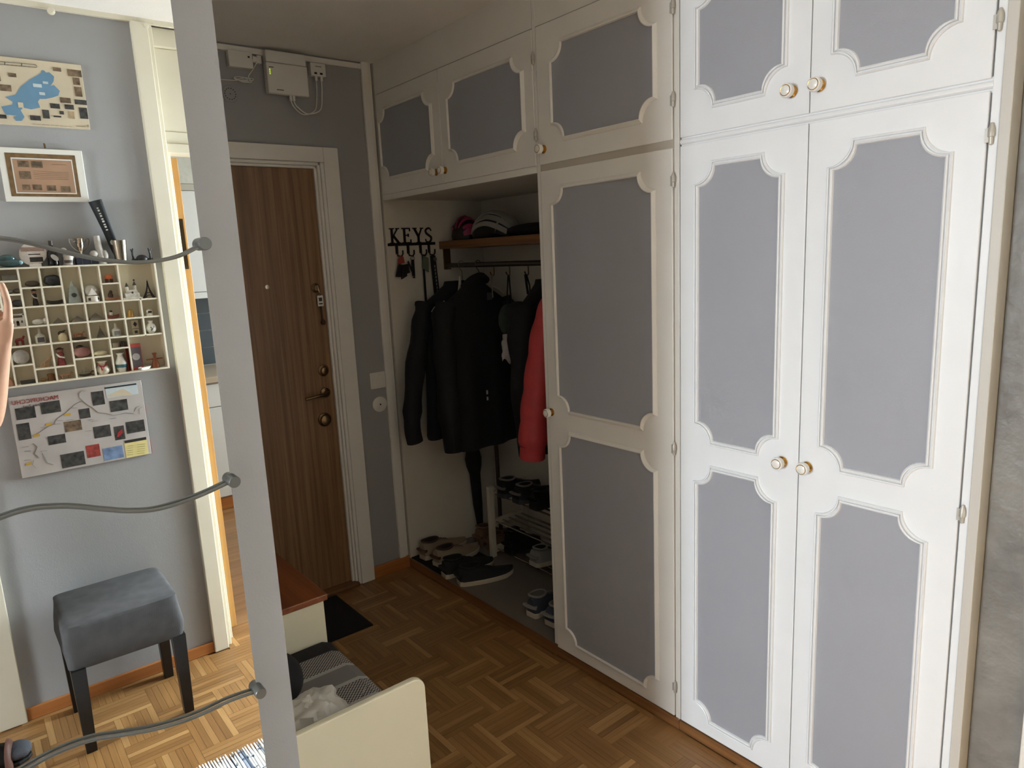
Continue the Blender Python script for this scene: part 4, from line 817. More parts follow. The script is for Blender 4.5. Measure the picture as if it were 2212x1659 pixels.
put(915, 1030, 'toy_clog', 'red-brown toy clog with a small figure in it', 'ornament', lambda x,y,z: [('clog', canoe(94, 36)(x,y,z)[0][1], 0), ('figure', MB().ell((x-0.004,y,z+0.018),(0.008,0.006,0.009),12,8), 1), ('cap', MB().ell((x-0.004,y,z+0.026),(0.005,0.005,0.005),10,6), 2)], [C('clog',132,76,60), C('fig_white',214,206,196), C('fig_dark',40,34,34)])
put(945, 1175, 'miniature_bottle', 'clear miniature bottle with a grey label beside the stepped tower', 'bottle', bottle(68, 102), [C('pale_glass', 200,196,184,r=0.1), C('label_grey',120,116,108)])
single(935, 1275, 'stone_cube', 'small beige cube in a low compartment above the white vase', 'ornament', flat(42, 36, 0.016), C('cube',150,136,112), smooth=False)
single(1003, 1270, 'dark_trinket', 'dark grooved trinket beside the small beige cube', 'ornament', lambda x,y,z: [('pieces', MB().box(x-0.010,x-0.004,y-0.005,y+0.005,z,z+0.02).box(x-0.003,x+0.003,y-0.005,y+0.005,z,z+0.021).box(x+0.004,x+0.010,y-0.005,y+0.005,z,z+0.018), 0)], C('trinket',82,72,62), smooth=False)
put(990, 1458, 'small_vase', 'slender white vase with a teal landscape band in the type case', 'vase', lambda x,y,z: [('vase', MB().lathe([(0,0),(0.013,0),(0.015,0.004),(0.0215,0.026),(0.021,0.036),(0.012,0.054),(0.010,0.062),(0.0155,0.070),(0.013,0.071),(0,0.069)], (x,y,z), (0,0,1), 24, (1,0.8)), 0), ('band_print', MB().lathe([(0.0160,0.010),(0.0205,0.021),(0.0221,0.029)], (x,y,z), (0,0,1), 24, (1,0.8)), 1)], [C('vase',228,224,214,r=0.2), C('teal',60,104,112)])
def cathedral(x, y, z):
    b = MB().box(x-0.032,x+0.032,y-0.012,y+0.014,z,z+0.006).box(x-0.024,x+0.024,y-0.010,y+0.010,z+0.006,z+0.022).box(x-0.018,x+0.018,y-0.008,y+0.008,z+0.022,z+0.034)
    r = MB()
    for dx, h in ((-0.014,0.046),(0.012,0.050)): b.cyl((x+dx,y,z+0.03),(x+dx,y,z+h),0.005,n=10); r.lathe([(0,0),(0.007,0),(0.003,0.010),(0,0.016)], (x+dx,y,z+h), (0,0,1), 10)
    r.ell((x+0.012,y,z+0.069),(0.0035,0.0035,0.0035),10,6); r.cyl((x,y+0.0095,z+0.024),(x,y+0.0105,z+0.024),0.004,n=10); r.box(x-0.033,x+0.033,y-0.013,y+0.0135,z,z+0.003)
    return [('building', b, 0), ('roofs', r, 1)]
put(1075, 875, 'cathedral_model', 'pale cathedral model with two dark spires next to the iron tower', 'ornament', cathedral, [C('cathedral',206,198,182,v=0.3), C('spire',62,56,50)], smooth=False)
def eiffel(x, y, z):
    H = 0.069; b = MB()
    for sx in (-1, 1):
        for sy in (-1, 1):
            b.tube([(x+sx*0.016*(1-t)**2.2+sx*0.0012, y+sy*(0.009*(1-t)**2.2+0.0008), z+H*0.92*t) for t in [k/8 for k in range(9)]], [0.0032*(1-0.7*k/8) for k in range(9)], 6)
    b.box(x-0.009,x+0.009,y-0.007,y+0.007,z+H*0.27,z+H*0.31).box(x-0.005,x+0.005,y-0.004,y+0.004,z+H*0.52,z+H*0.55).cyl((x,y,z+H*0.6),(x,y,z+H),0.0018,0.0006,8)
    b.tube([(x+0.011*cos(t), y+0.007, z+0.011*sin(t)) for t in [pi*k/10 for k in range(11)]], 0.0012, 6)
    return [('lattice', b, 0)]
single(1210, 870, 'tower_model', 'dark iron lattice tower model beside the cathedral model', 'ornament', eiffel, C('iron',58,52,48,m=0.3), smooth=False)
single(1060, 1020, 'brass_thimble', 'golden brass bell-shaped thimble in the type case', 'ornament', lambda x,y,z: [('thimble', MB().lathe([(0,0),(0.0125,0),(0.0125,0.003),(0.011,0.004),(0.010,0.02),(0.006,0.027),(0,0.029)], (x,y,z), (0,0,1), 18), 0)], C('thimble',176,134,70,r=0.35,m=0.5))
put(1213, 1005, 'snow_globe', 'tiny white snow globe in the corner compartment of the type case', 'snow globe', lambda x,y,z: [('base', MB().lathe([(0,0),(0.012,0),(0.011,0.008),(0,0.008)], (x,y,z), (0,0,1), 16), 0), ('dome', MB().ell((x,y,z+0.014),(0.011,0.011,0.011),16,10), 0), ('scene', MB().box(x-0.007,x+0.006,y+0.0095,y+0.0115,z+0.011,z+0.018), 1)], [C('globe_base',226,218,204), C('dark', 50,44,40)])
put(1100, 1165, 'carved_totem', 'tall patterned carved totem in the type case', 'ornament', lambda x,y,z: [('post', MB().box(x-0.009,x+0.011,y-0.008,y+0.008,z,z+0.022).box(x-0.010,x+0.012,y-0.007,y+0.007,z+0.024,z+0.055), 0), ('pattern', MB().add([(x-0.006,y+0.0078,z+0.04),(x+0.001,y+0.0078,z+0.030),(x+0.008,y+0.0078,z+0.04),(x+0.001,y+0.0078,z+0.05)], [(0,1,2,3)]).box(x-0.004,x+0.006,y+0.008,y+0.009,z+0.006,z+0.016), 1)], [C('totem',172,158,130), C('dark', 50,44,40)], smooth=False)
put(1230, 1150, 'round_vase', 'round white vase with a dark flower sprig in the type case', 'vase', lambda x,y,z: [('vase', MB().lathe([(0,0),(0.010,0),(0.0185,0.012),(0.0195,0.02),(0.014,0.033),(0.007,0.039),(0.0105,0.048),(0,0.049)], (x,y,z), (0,0,1), 24, (1,0.8)), 0), ('sprig_print', MB().tube([(x-0.004,y+0.0155,z+0.012),(x+0.002,y+0.0162,z+0.018),(x+0.008,y+0.0145,z+0.024)],0.002,6).tube([(x+0.001,y+0.0162,z+0.018),(x-0.005,y+0.0155,z+0.024)],0.0016,6), 1)], [C('vase',228,224,214,r=0.2), C('dark', 50,44,40)])
put(1105, 1442, 'red_booklet', 'standing red booklet with a dark patterned cover in the type case', 'book', lambda x,y,z: [('cover', MB().box(x-0.020,x+0.024,y-0.006,y+0.004,z,z+0.098), 0), ('spread_cover', MB().add([(x-0.020,y+0.004,z),(x-0.031,y+0.018,z),(x-0.031,y+0.018,z+0.096),(x-0.020,y+0.004,z+0.098)], [(0,1,2,3),(3,2,1,0)]), 0), ('panel_print', MB().box(x-0.014,x+0.022,y+0.004,y+0.005,z+0.012,z+0.086), 1), ('crest_print', MB().lathe([(0.006,0),(0.013,0),(0.013,0.0006),(0.006,0.0006)], (x+0.004,y+0.005,z+0.05), (0,1,0), 18), 2)], [C('booklet_red',158,62,48), C('panel',76,66,68), C('crest',150,142,136)], smooth=False)
put(1262, 1412, 'cross_figure', 'brown wooden figure with outstretched arms in the type case', 'figurine', lambda x,y,z: [('body', MB().lathe([(0,0),(0.013,0),(0.015,0.006),(0.011,0.022),(0.006,0.036),(0.0045,0.046),(0.009,0.056),(0,0.058)], (x,y,z), (0,0,1), 16), 0), ('arms', MB().box(x-0.029,x+0.027,y-0.003,y+0.003,z+0.031,z+0.036), 0)], [C('cross',138,76,40,r=0.3)])
single(1168, 1444, 'oval_dish', 'shallow white oval dish in front of the red booklet', 'dish', lambda x,y,z: [('dish', MB().lathe([(0,0),(0.026,0),(0.033,0.006),(0.034,0.010),(0.03,0.008),(0,0.006)], (x,y,z), (0,0,1), 26, (0.42,1)), 0)], C('dish',228,224,214,r=0.2), yi=YB+0.042)
# ---- things standing on top of the type case
GT = 'things on top of the type case'
def on_top(*a, **k): return put(*a, group=GT, top=True, **k)
YT = YB+0.026
on_top(80, 612, 'glass_car', 'dark teal glass car ornament standing on the type case', 'ornament', lambda x,y,z: [('body', MB().ell((x,y,z+0.016),(0.037,0.018,0.016),22,12,lambda d: 1-0.1*abs(d.z)), 0), ('cabin', MB().ell((x-0.006,y,z+0.03),(0.024,0.014,0.014),20,10), 0), ('lamp', MB().ell((x+0.03,y+0.008,z+0.016),(0.007,0.007,0.007),12,8), 1)], [C('teal_glass',60,84,84,r=0.12), C('lamp_glass',150,190,196,r=0.1)])
on_top(280, 606, 'round_plaque', 'round white souvenir plate standing on a foot on the type case', 'plate', lambda x,y,z: [('plate', MB().lathe([(0,0),(0.041,0),(0.0415,0.003),(0.036,0.005),(0,0.005)], (x,y,z+0.044), (0,1,0), 32, (1,0.92)), 0), ('foot', MB().box(x-0.016,x+0.018,y-0.012,y+0.014,z,z+0.008), 0), ('scene_print', MB().box(x-0.034,x+0.034,y+0.005,y+0.0058,z+0.052,z+0.066), 1), ('caption_print', MB().box(x-0.012,x+0.026,y+0.005,y+0.0058,z+0.016,z+0.032).box(x-0.014,x+0.02,y+0.005,y+0.0058,z+0.040,z+0.043), 2)], [C('plaque',222,212,200), C('scene',150,124,108), C('dark', 50,44,40)])
on_top(435, 602, 'liqueur_bottle', 'small black liqueur bottle with an oval label on the type case', 'bottle', lambda x,y,z: [('bottle', MB().lathe([(0,0),(0.0155,0),(0.0165,0.003),(0.0165,0.045),(0.006,0.060),(0.0055,0.082),(0,0.083)], (x,y,z), (0,0,1), 20), 0), ('label', MB().lathe([(0,0),(0.010,0),(0.010,0.001),(0,0.001)], (x+0.004,y+0.0163,z+0.028), (0,1,0), 20, (0.8,1.4)), 1), ('cap', MB().cyl((x,y,z+0.07),(x,y,z+0.086),0.0065,n=14), 2)], [C('black_glass',24,22,22,r=0.1), C('oval_label',170,160,146), C('cap',70,58,52)])
on_top(560, 597, 'patterned_cup', 'small patterned shot glass on the type case beside the black bottle', 'cup', lambda x,y,z: [('cup', MB().lathe([(0,0),(0.012,0),(0.017,0.034),(0.0155,0.034),(0.0105,0.002),(0,0.002)], (x,y,z), (0,0,1), 20), 0), ('band_print', MB().lathe([(0.0135,0.008),(0.0152,0.018)], (x,y,z), (0,0,1), 20), 1)], [C('cup',204,196,184), C('cup_band',96,84,76)], yi=YB+0.034)
on_top(537, 597, 'crystal_figure', 'crystal ball ornament on a stem behind the shot glass', 'ornament', lambda x,y,z: [('stem', MB().lathe([(0,0),(0.012,0),(0.008,0.006),(0.004,0.03),(0.006,0.042),(0,0.043)], (x,y,z), (0,0,1), 14), 0), ('ball', MB().ell((x,y,z+0.052),(0.0105,0.0105,0.0105),14,9), 0), ('cap', MB().box(x-0.014,x-0.008,y,y+0.004,z+0.05,z+0.053), 1)], [C('crystal',216,212,204,r=0.06), C('silverish',190,186,176,m=0.8,r=0.2)], yi=YB+0.013)
on_top(705, 590, 'blue_box', 'low dark blue box carrying the silver trophy cup', 'box', lambda x,y,z: [('box', MB().box(x-0.034,x+0.034,y-0.018,y+0.018,z,z+0.024), 0), ('stripe', MB().box(x-0.017,x-0.0155,y+0.018,y+0.0184,z+0.002,z+0.022).box(x+0.010,x+0.0115,y+0.018,y+0.0184,z+0.002,z+0.022), 1)], [C('navy_box',40,44,58), C('silverish',190,186,176,m=0.8,r=0.2)], smooth=False)
def trophy(x, y, z):
    z += 0.0244; c = MB().lathe([(0,0),(0.012,0),(0.011,0.003),(0.004,0.008),(0.003,0.018),(0.008,0.026),(0.0125,0.042),(0.0145,0.066),(0.0165,0.068),(0.013,0.066),(0.011,0.045),(0,0.03)], (x,y,z), (0,0,1), 22)
    h = MB()
    for s_ in (-1,1): h.tube(cr([(x+s_*0.0135,y,z+0.058),(x+s_*0.019,y,z+0.056),(x+s_*0.021,y,z+0.064),(x+s_*0.030,y,z+0.065),(x+s_*0.028,y,z+0.048),(x+s_*0.018,y,z+0.032),(x+s_*0.006,y,z+0.022)],4),0.0013,7)
    return [('cup', c, 0), ('handles', h, 0)]
on_top(668, 590, 'trophy_cup', 'silver two-handled trophy cup on the low blue box', 'trophy', trophy, [C('silver',220,214,200,m=1.0,r=0.12,v=0.02)])
on_top(812, 588, 'white_boot', 'white upright hand-shaped figure beside the trophy cup', 'ornament', lambda x,y,z: [('column', MB().tube(cr([(x+0.006,y,z),(x+0.006,y,z+0.03),(x+0.002,y,z+0.06),(x,y,z+0.1)],4),[0.016,0.0155,0.015,0.0145,0.014,0.013,0.012,0.0115,0.0115,0.011,0.011,0.0105,0.010],14), 0), ('thumb', MB().ell((x-0.016,y+0.004,z+0.036),(0.014,0.011,0.013),14,9).ell((x+0.018,y+0.004,z+0.03),(0.011,0.011,0.02),14,9), 0)], [C('white_clay',196,190,180,v=0.08)])
on_top(985, 586, 'steel_tumbler', 'tall steel tumbler standing on the type case', 'tumbler', lambda x,y,z: [('tumbler', MB().lathe([(0,0),(0.019,0),(0.0200,0.003),(0.0265,0.082),(0.0255,0.082),(0.019,0.004),(0,0.004)], (x,y,z), (0,0,1), 28, (1,0.9)), 0)], [C('steel',200,190,170,m=1.0,r=0.22,v=0.03)])
pt, pe, pm = pix(770, 90, -0.15), pix(945, 440, -0.15), pix(905, 380, -0.15)
fan = thing('fan_pouch', 'black fan pouch with white lettering leaning out of the steel tumbler', 'pouch', (pe.x, YT, CZ1+0.006))
def fl(u): return Vector((pe.x+0.004+(pt.x-pe.x-0.004)*u, YT, 0)) + Vector((0,0,1))*((CZ1+0.012)*(1-u)+pt.z*u)
build('pouch', MB().tube([fl(0), fl(0.25), fl(0.5), fl(0.75), fl(1.0)], [0.013,0.017,0.018,0.021,0.025], 14, True, False, 0.55), C('pouch',28,32,34,r=0.6), fan, smooth=True)
ax_ = (fl(1)-fl(0)).normalized(); up_ = Vector((0,1,0)).cross(ax_)
lt = MB()
for k in range(9): q = fl(0.5+0.045*k)+up_*(-0.004); lt.add([q+Vector((0,0.0145,0))+ax_*0.0015+up_*0.004, q+Vector((0,0.0145,0))+ax_*0.008*(0.7+0.3*(k%2))+up_*0.004, q+Vector((0,0.0145,0))+ax_*0.008*(0.7+0.3*(k%2))-up_*0.003, q+Vector((0,0.0145,0))+ax_*0.0015-up_*0.003], [(0,1,2,3)])
build('lettering', lt, C('lettering',200,198,190), fan); q = fl(0.30)
build('badge', MB().lathe([(0.003,0),(0.010,0),(0.010,0.001),(0.003,0.001)], q+Vector((0,0.0105,0)), (0,1,0), 16), C('badge',170,168,160), fan)
def crab(x, y, z):
    b = MB().ell((x,y,z+0.014),(0.020,0.012,0.014),14,8,lambda d:1+0.2*fbm(d,3))
    for s_ in (-1,1):
        b.tube([(x+s_*0.016,y,z+0.012),(x+s_*0.028,y,z+0.01),(x+s_*0.030,y,z+0.03),(x+s_*0.026,y,z+0.052)],[0.004,0.004,0.0035,0.003],8); b.tube([(x+s_*0.028,y,z+0.03),(x+s_*0.034,y,z+0.05)],[0.003,0.002],7)
        for k in range(3): b.tube([(x+s_*0.014,y,z+0.008),(x+s_*(0.022+0.006*k),y+0.006,z+0.014),(x+s_*(0.026+0.006*k),y+0.010,z)],[0.002]*3,6)
    return [('body', b, 0)]
on_top(1155, 582, 'crab_figure', 'black metal crab figure with raised claws at the end of the type case', 'figurine', crab, [C('crab',40,38,36,r=0.4)])

# ================================================================== inside the open wardrobe
PY = -0.0185                    # inner face of its side panel
def sp(u, v, y=PY): return on(u, v, 1, y)
IRON = mat('black_iron', (40, 34, 30), 0.5, 0.5)
kr = thing('key_rack', 'black iron key rack spelling KEYS in serif capitals', 'key rack', (0.142, PY, 1.66))
zb_, zt_ = 1.678, 1.747
build('bar', MB().box(0.006, 0.278, PY-0.006, PY, 1.664, 1.678), IRON, kr, bevel=0.001)
def stroke(mb, p, q, w, y0=PY-0.006, y1=PY):
    p, q = Vector((p[0],0,p[1])), Vector((q[0],0,q[1])); d = (q-p).normalized(); n = Vector((-d.z,0,d.x))*w/2
    mb.prism([Vector((a.x, y0, a.z)) for a in (p+n, p-n, q-n, q+n)], (0, y1-y0, 0))
H = zt_-zb_
def L_K(x):
    m = MB(); stroke(m,(x+0.014,zb_),(x+0.014,zt_),0.011); stroke(m,(x+0.018,zb_+H*0.42),(x+0.046,zt_),0.006); stroke(m,(x+0.022,zb_+H*0.5),(x+0.05,zb_),0.011)
    for a in ((x,x+0.027,zb_),(x,x+0.027,zt_),(x+0.036,x+0.056,zt_),(x+0.038,x+0.062,zb_)): stroke(m,(a[0],a[2]),(a[1],a[2]),0.005)
    return m
def L_E(x):
    m = MB(); stroke(m,(x+0.014,zb_),(x+0.014,zt_),0.011)
    stroke(m,(x,zb_),(x+0.05,zb_),0.006); stroke(m,(x,zt_),(x+0.046,zt_),0.006); stroke(m,(x+0.014,zb_+H*0.52),(x+0.036,zb_+H*0.52),0.006)
    stroke(m,(x+0.049,zb_),(x+0.049,zb_+0.016),0.005); stroke(m,(x+0.045,zt_),(x+0.045,zt_-0.014),0.005); stroke(m,(x+0.036,zb_+H*0.52-0.008),(x+0.036,zb_+H*0.52+0.008),0.005); return m
def L_Y(x):
    m = MB(); stroke(m,(x+0.030,zb_),(x+0.030,zb_+H*0.45),0.011); stroke(m,(x+0.031,zb_+H*0.40),(x+0.008,zt_),0.011); stroke(m,(x+0.031,zb_+H*0.42),(x+0.05,zt_),0.006)
    for a in ((x-0.002,x+0.022,zt_),(x+0.042,x+0.060,zt_),(x+0.018,x+0.042,zb_)): stroke(m,(a[0],a[2]),(a[1],a[2]),0.005)
    return m
def L_S(x):
    m = MB(); pts = cr([(x+0.040,zt_-0.014,0),(x+0.036,zt_-0.005,0),(x+0.024,zt_,0),(x+0.009,zt_-0.009,0),(x+0.010,zt_-0.023,0),(x+0.024,zb_+H*0.5,0),(x+0.038,zb_+0.024,0),(x+0.036,zb_+0.008,0),(x+0.022,zb_,0),(x+0.009,zb_+0.004,0),(x+0.005,zb_+0.016,0)],4)
    m.tube([(p.x, PY-0.003, p.y) for p in pts], [0.003+0.003*sin(pi*i/(len(pts)-1)) for i in range(len(pts))], 8); return m
for nm, fn, xx in (('letter_k',L_K,0.018),('letter_e',L_E,0.088),('letter_y',L_Y,0.152),('letter_s',L_S,0.218)): build(nm, fn(xx), IRON, kr)
HX = (0.054, 0.118, 0.190, 0.240)
for xx in HX: build('hook', MB().box(xx-0.007, xx+0.007, PY-0.004, PY, 1.625, 1.666).tube([(xx, PY-0.003, 1.628), (xx+0.002, PY-0.008, 1.616), (xx+0.010, PY-0.026, 1.612), (xx+0.014, PY-0.034, 1.624), (xx+0.014, PY-0.034, 1.642)], 0.004, 8), IRON, kr, smooth=True)
YK = PY-0.024
def bunch(i, name, label, cat, parts):
    t = thing(name, label, cat, (HX[i]+0.008, YK, 1.60), 0, 'keys on the key rack')
    for nm, mb, m in parts: build(nm, mb, m, t, smooth=False)
KB = mat('key_black', (22,22,24), 0.5); KRED = mat('key_red', (150,62,46), 0.5); KGRN = mat('key_green', (96,104,84), 0.5); KTXT = mat('lanyard_print', (150,148,140), 0.6)
x = HX[0]+0.006
bunch(0, 'car_keys', 'bunch of black car keys with a red tag on the first hook under K', 'keys', [('red_tag', MB().prism([(x-0.018,YK-0.006,1.575),(x+0.018,YK-0.006,1.58),(x+0.012,YK-0.006,1.612),(x-0.004,YK-0.006,1.614),(x-0.014,YK-0.006,1.60)],(0,0.012,0)), KRED), ('key_fob', MB().prism([(x-0.035,YK-0.006,1.515),(x+0.0,YK-0.006,1.512),(x+0.012,YK-0.006,1.57),(x-0.016,YK-0.006,1.578)],(0,0.012,0)), KB), ('key_fob', MB().prism([(x-0.012,YK-0.020,1.503),(x+0.018,YK-0.020,1.517),(x+0.014,YK-0.020,1.565),(x-0.004,YK-0.020,1.567)],(0,0.012,0)), KB), ('key_fob', MB().prism([(x+0.016,YK-0.006,1.525),(x+0.044,YK-0.006,1.532),(x+0.036,YK-0.006,1.575),(x+0.014,YK-0.006,1.572)],(0,0.012,0)), KB)])
x = HX[1]+0.008
bunch(1, 'strap_keys', 'keys on a short black strap on the hook under E', 'keys', [('strap', MB().box(x-0.007,x+0.007,YK-0.004,YK+0.004,1.515,1.595), KB), ('ring', MB().tube([(x+0.011*cos(t),YK,1.60+0.011*sin(t)) for t in [2*pi*k/16 for k in range(16)]],0.0018,6,loop=True), STEEL), ('clip', MB().box(x-0.005,x+0.005,YK-0.005,YK+0.005,1.503,1.515), STEEL), ('side_key', MB().prism([(x-0.03,YK-0.003,1.585),(x-0.024,YK-0.003,1.59),(x-0.004,YK-0.003,1.54),(x-0.010,YK-0.003,1.535)],(0,0.006,0)), KB)])
x = HX[2]+0.006
bunch(2, 'green_keys', 'keys with a green-grey tag and long dark strap on the hook under Y', 'keys', [('tag', MB().prism([(x-0.016,YK-0.004,1.55),(x+0.018,YK-0.004,1.528),(x+0.022,YK-0.004,1.60),(x-0.010,YK-0.004,1.612)],(0,0.008,0)), KGRN), ('strap', MB().box(x-0.013,x-0.001,YK+0.001,YK+0.004,1.33,1.61), KB)])
x = HX[3]+0.006
bunch(3, 'lanyard', 'broad black lanyard with grey lettering on the hook under S', 'lanyard', [('band', MB().prism([(x-0.016,YK-0.003,1.61),(x+0.014,YK-0.003,1.61),(x+0.030,YK-0.003,1.36),(x-0.004,YK-0.003,1.36)],(0,0.005,0)), KB), ('clip', MB().lathe([(0.004,0),(0.011,0),(0.011,0.003),(0.004,0.003)],(x+0.008,YK-0.004,1.592),(0,-1,0),14), STEEL), ('lettering', sum_boxes([(x+0.003+0.0009*k, x+0.009+0.0009*k, YK-0.0036, YK-0.003, 1.55-0.018*k, 1.562-0.018*k) for k in range(10)]), KTXT)])

# ---- coats on the rod
def coat(name, label, y, xa, xb, zs, zbot, m, group='coats in the open wardrobe', sleeve=(0.0, 0.0), thick=0.075, lean=0.0, extra=None, seed=0, sl=(True, True)):
    t = thing(name, label, 'coat', ((xa+xb)/2, y, zbot), 0, group); mid = (xa+xb)/2; hw = (xb-xa)/2
    rs = []
    lev = [(zbot, 0.96, 1.0), (zbot+0.02, 0.98, 1.05), (zbot+0.15, 0.95, 1.0), (zbot+0.35, 0.90, 0.95), (zs-0.15, 0.92, 0.9), (zs-0.05, 0.95, 0.8), (zs+0.0, 0.86, 0.65), (zs+0.045, 0.55, 0.55), (zs+0.085, 0.28, 0.6), (zs+0.105, 0.24, 0.55)]
    n = 40
    for (z, fx, fy) in lev:
        ring = []
        for k in range(n):
            a = 2*pi*k/n; c, s = cos(a), sin(a)
            px = mid + hw*fx*(abs(c)**0.8)*(1 if c >= 0 else -1); py = y + thick*fy*(abs(s)**0.7)*(1 if s >= 0 else -1)
            f = max(0.0, min(1.0, (zs-z)/0.3))
            py += 0.012*f*sin(px*38+seed)*1.0 + 0.010*f*fbm((px*9, z*3, seed)); pz = z + (0.02*fbm((px*6, 0, seed)) if z <= zbot+0.03 else 0)
            ring.append(Vector((px+lean*(zs-z), py, pz)))
        rs.append(ring)
    build('body', MB().rings(rs), m, t, smooth=True)
    for i, sx in enumerate((-1, 1)):
        if not sl[i]: continue
        x0 = mid+sx*hw*0.80; x1 = mid+sx*(hw*1.0+sleeve[i]); zl = zbot+0.02
        pts = cr([(x0, y, zs+0.0), (x0+sx*0.03, y-0.01, zs-0.08), ((x0+x1)/2+sx*0.02, y-0.02, (zs+zl)/2+0.05), (x1, y-0.025, zl+0.1), (x1-sx*0.005, y-0.03, zl-0.01)], 5)
        build('sleeve', MB().tube(pts, [0.058+0.006*sin(k*1.3+seed) if k < len(pts)-6 else 0.05 for k in range(len(pts))], 14, True, False, 0.8), m, t, smooth=True)
    if extra: extra(t, mid, hw)
    return t
def hanger(y, x0, x1, zs, label):
    h = thing('coat_hanger', label, 'hanger', (RX, y, zs), 0, 'coat hangers on the rod')
    build('wire_hook', MB().tube([(RX+0.016*cos(t), y, RZ+0.004+0.017*sin(t)) for t in [radians(a) for a in range(-20, 200, 20)]] + [(RX-0.014, y, RZ-0.01), (RX+0.002, y, RZ-0.03), (RX+0.004, y, zs+0.10)], 0.0018, 7), STEEL, h, smooth=True)
    build('arms', MB().tube([(x0, y, zs-0.01), ((x0+x1)/2, y, zs+0.10), (x1, y, zs-0.01)], 0.006, 8), mat('hanger_wood', (120,84,50), 0.5), h)
NAVY = mat('navy_fabric', (15,17,24), 0.85, bump=0.2, bscale=400); JET = mat('jet_fabric', (10,10,12), 0.85, bump=0.2, bscale=400)
PIPE = mat('reflective_piping', (190,190,184), 0.5)
hanger(-0.145, 0.12, 0.53, 1.37, 'wire-hooked hanger carrying the navy jacket')
hanger(-0.290, 0.12, 0.50, 1.37, 'wire-hooked hanger carrying the black zip jacket')
def ex1(t, mid, hw):
    build('piping', MB().tube([(0.095,-0.235,1.345),(0.105,-0.245,1.365),(0.13,-0.245,1.378),(0.17,-0.236,1.39)],0.003,6), PIPE, t)
    build('collar_lining', MB().tube([(0.265,-0.225,1.425),(0.275,-0.225,1.46),(0.285,-0.215,1.50)],[0.012,0.016,0.012],8,True,False,0.5), mat('collar_white',(190,184,172),0.8), t)
coat('jacket', 'navy jacket with white collar strip hanging nearest the key rack', -0.140, 0.075, 0.53, 1.375, 0.70, NAVY, sleeve=(0.09, 0.0), extra=ex1, seed=1, thick=0.055)
def ex2(t, mid, hw):
    build('collar', MB().tube(cr([(0.26,-0.28,1.45),(0.28,-0.32,1.485),(0.33,-0.325,1.50),(0.38,-0.30,1.48)],4),0.02,10), JET, t, smooth=True)
    build('badge', MB().box(0.345,0.375,-0.352,-0.349,1.385,1.42), mat('badge_grey',(70,70,70),0.5), t); build('piping', MB().tube([(0.40,-0.30,1.455),(0.45,-0.31,1.43),(0.48,-0.31,1.405)],0.0025,6), PIPE, t)
    build('zip_pull', MB().box(0.30,0.308,-0.366,-0.362,0.925,0.945), PIPE, t); build('zip_pull', MB().box(0.30,0.308,-0.366,-0.362,0.895,0.912), PIPE, t)
coat('jacket', 'black zip jacket with small grey chest badge on the rod', -0.290, 0.10, 0.53, 1.375, 0.655, JET, sleeve=(-0.01, 0.02), extra=ex2, seed=3, thick=0.062)
coat('coat', 'long black coat hanging between the zip jacket and the red puffer jacket', -0.745, 0.21, 0.52, 1.38, 0.70, JET, seed=5, thick=0.05, sleeve=(0.0, 0.0))
PUFF = mat('coral_puffer', (196, 66, 66), 0.55, var=0.08, vscale=20, bump=0.3, bscale=60)
pt_ = thing('puffer_jacket', 'coral red puffer jacket at the end of the rod beside the wardrobe door', 'coat', (0.32, -0.94, 0.72), 0, 'coats in the open wardrobe')
def puff(x0, x1, z0, z1, y, th, n, lean):
    m = MB(); rs = []
    for i in range(n*6+1):
        t = i/(n*6); z = z0+(z1-z0)*t; q = 0.90+0.10*abs(sin(pi*t*n)); ring = []
        tap = 1.0 if t < 0.8 else 1-0.5*(t-0.8)/0.2
        for k in range(28):
            a = 2*pi*k/28; ring.append(Vector(((x0+x1)/2+(x1-x0)/2*q*tap*cos(a)+lean*(1-t), y+th*q*sin(a)*tap, z)))
        rs.append(ring)
    return m.rings(rs)
build('body', puff(0.20, 0.50, 0.78, 1.42, -0.99, 0.075, 7, 0.0), PUFF, pt_, smooth=True)
slv = cr([(0.20,-1.0,1.40),(0.165,-0.975,1.28),(0.15,-0.935,1.08),(0.145,-0.90,0.90),(0.145,-0.878,0.74)],10)
build('sleeve', MB().tube(slv, [0.058+0.006*abs(sin(k*0.42)) if k < len(slv)-5 else 0.055 for k in range(len(slv))], 18), PUFF, pt_, smooth=True)
build('cuff_seam', MB().tube([(0.145+0.0585*cos(a), -0.883+0.0585*sin(a), 0.80) for a in [2*pi*k/24 for k in range(24)]], 0.0025, 6, loop=True), mat('seam_red',(120,36,38),0.6), pt_)
build('cuff_seam', MB().tube([(0.145+0.0595*cos(a), -0.888+0.0595*sin(a), 0.845) for a in [2*pi*k/24 for k in range(24)]], 0.0025, 6, loop=True), mat('seam_red',(120,36,38),0.6), pt_)
# bag with lace cloth on a rod hook, pale strap on another
gb = thing('hook_bag', 'dark green bag with a pale lace cloth hanging from a rod hook', 'bag', (0.30, -0.545, 1.12))
build('strap', MB().tube([(RX-0.02,-0.546,1.505),(0.315,-0.547,1.43),(0.31,-0.548,1.36)],0.004,6).tube([(RX-0.018,-0.55,1.505),(0.325,-0.556,1.43),(0.33,-0.556,1.36)],0.004,6), BLACKP, gb)
build('bag', MB().ell((0.31,-0.55,1.30),(0.055,0.02,0.075),20,12,lambda d:1+0.08*fbm(d,3)), mat('bag_green',(44,54,44),0.7,var=0.2,vscale=30), gb, smooth=True)
def lace(u, v): return Vector((0.245+0.085*u+0.01*fbm((u*3,v*4,1)), -0.585+0.012*sin(u*9+v*2)+0.012*fbm((u*5,v*5,2)), 1.24-0.125*v+0.014*sin(u*14)*v*v))
lb_ = MB().grid(lace, 18, 14); build('lace_cloth', lb_, mat('lace_white',(186,176,170),0.9,var=0.1,vscale=60), gb, smooth=True)
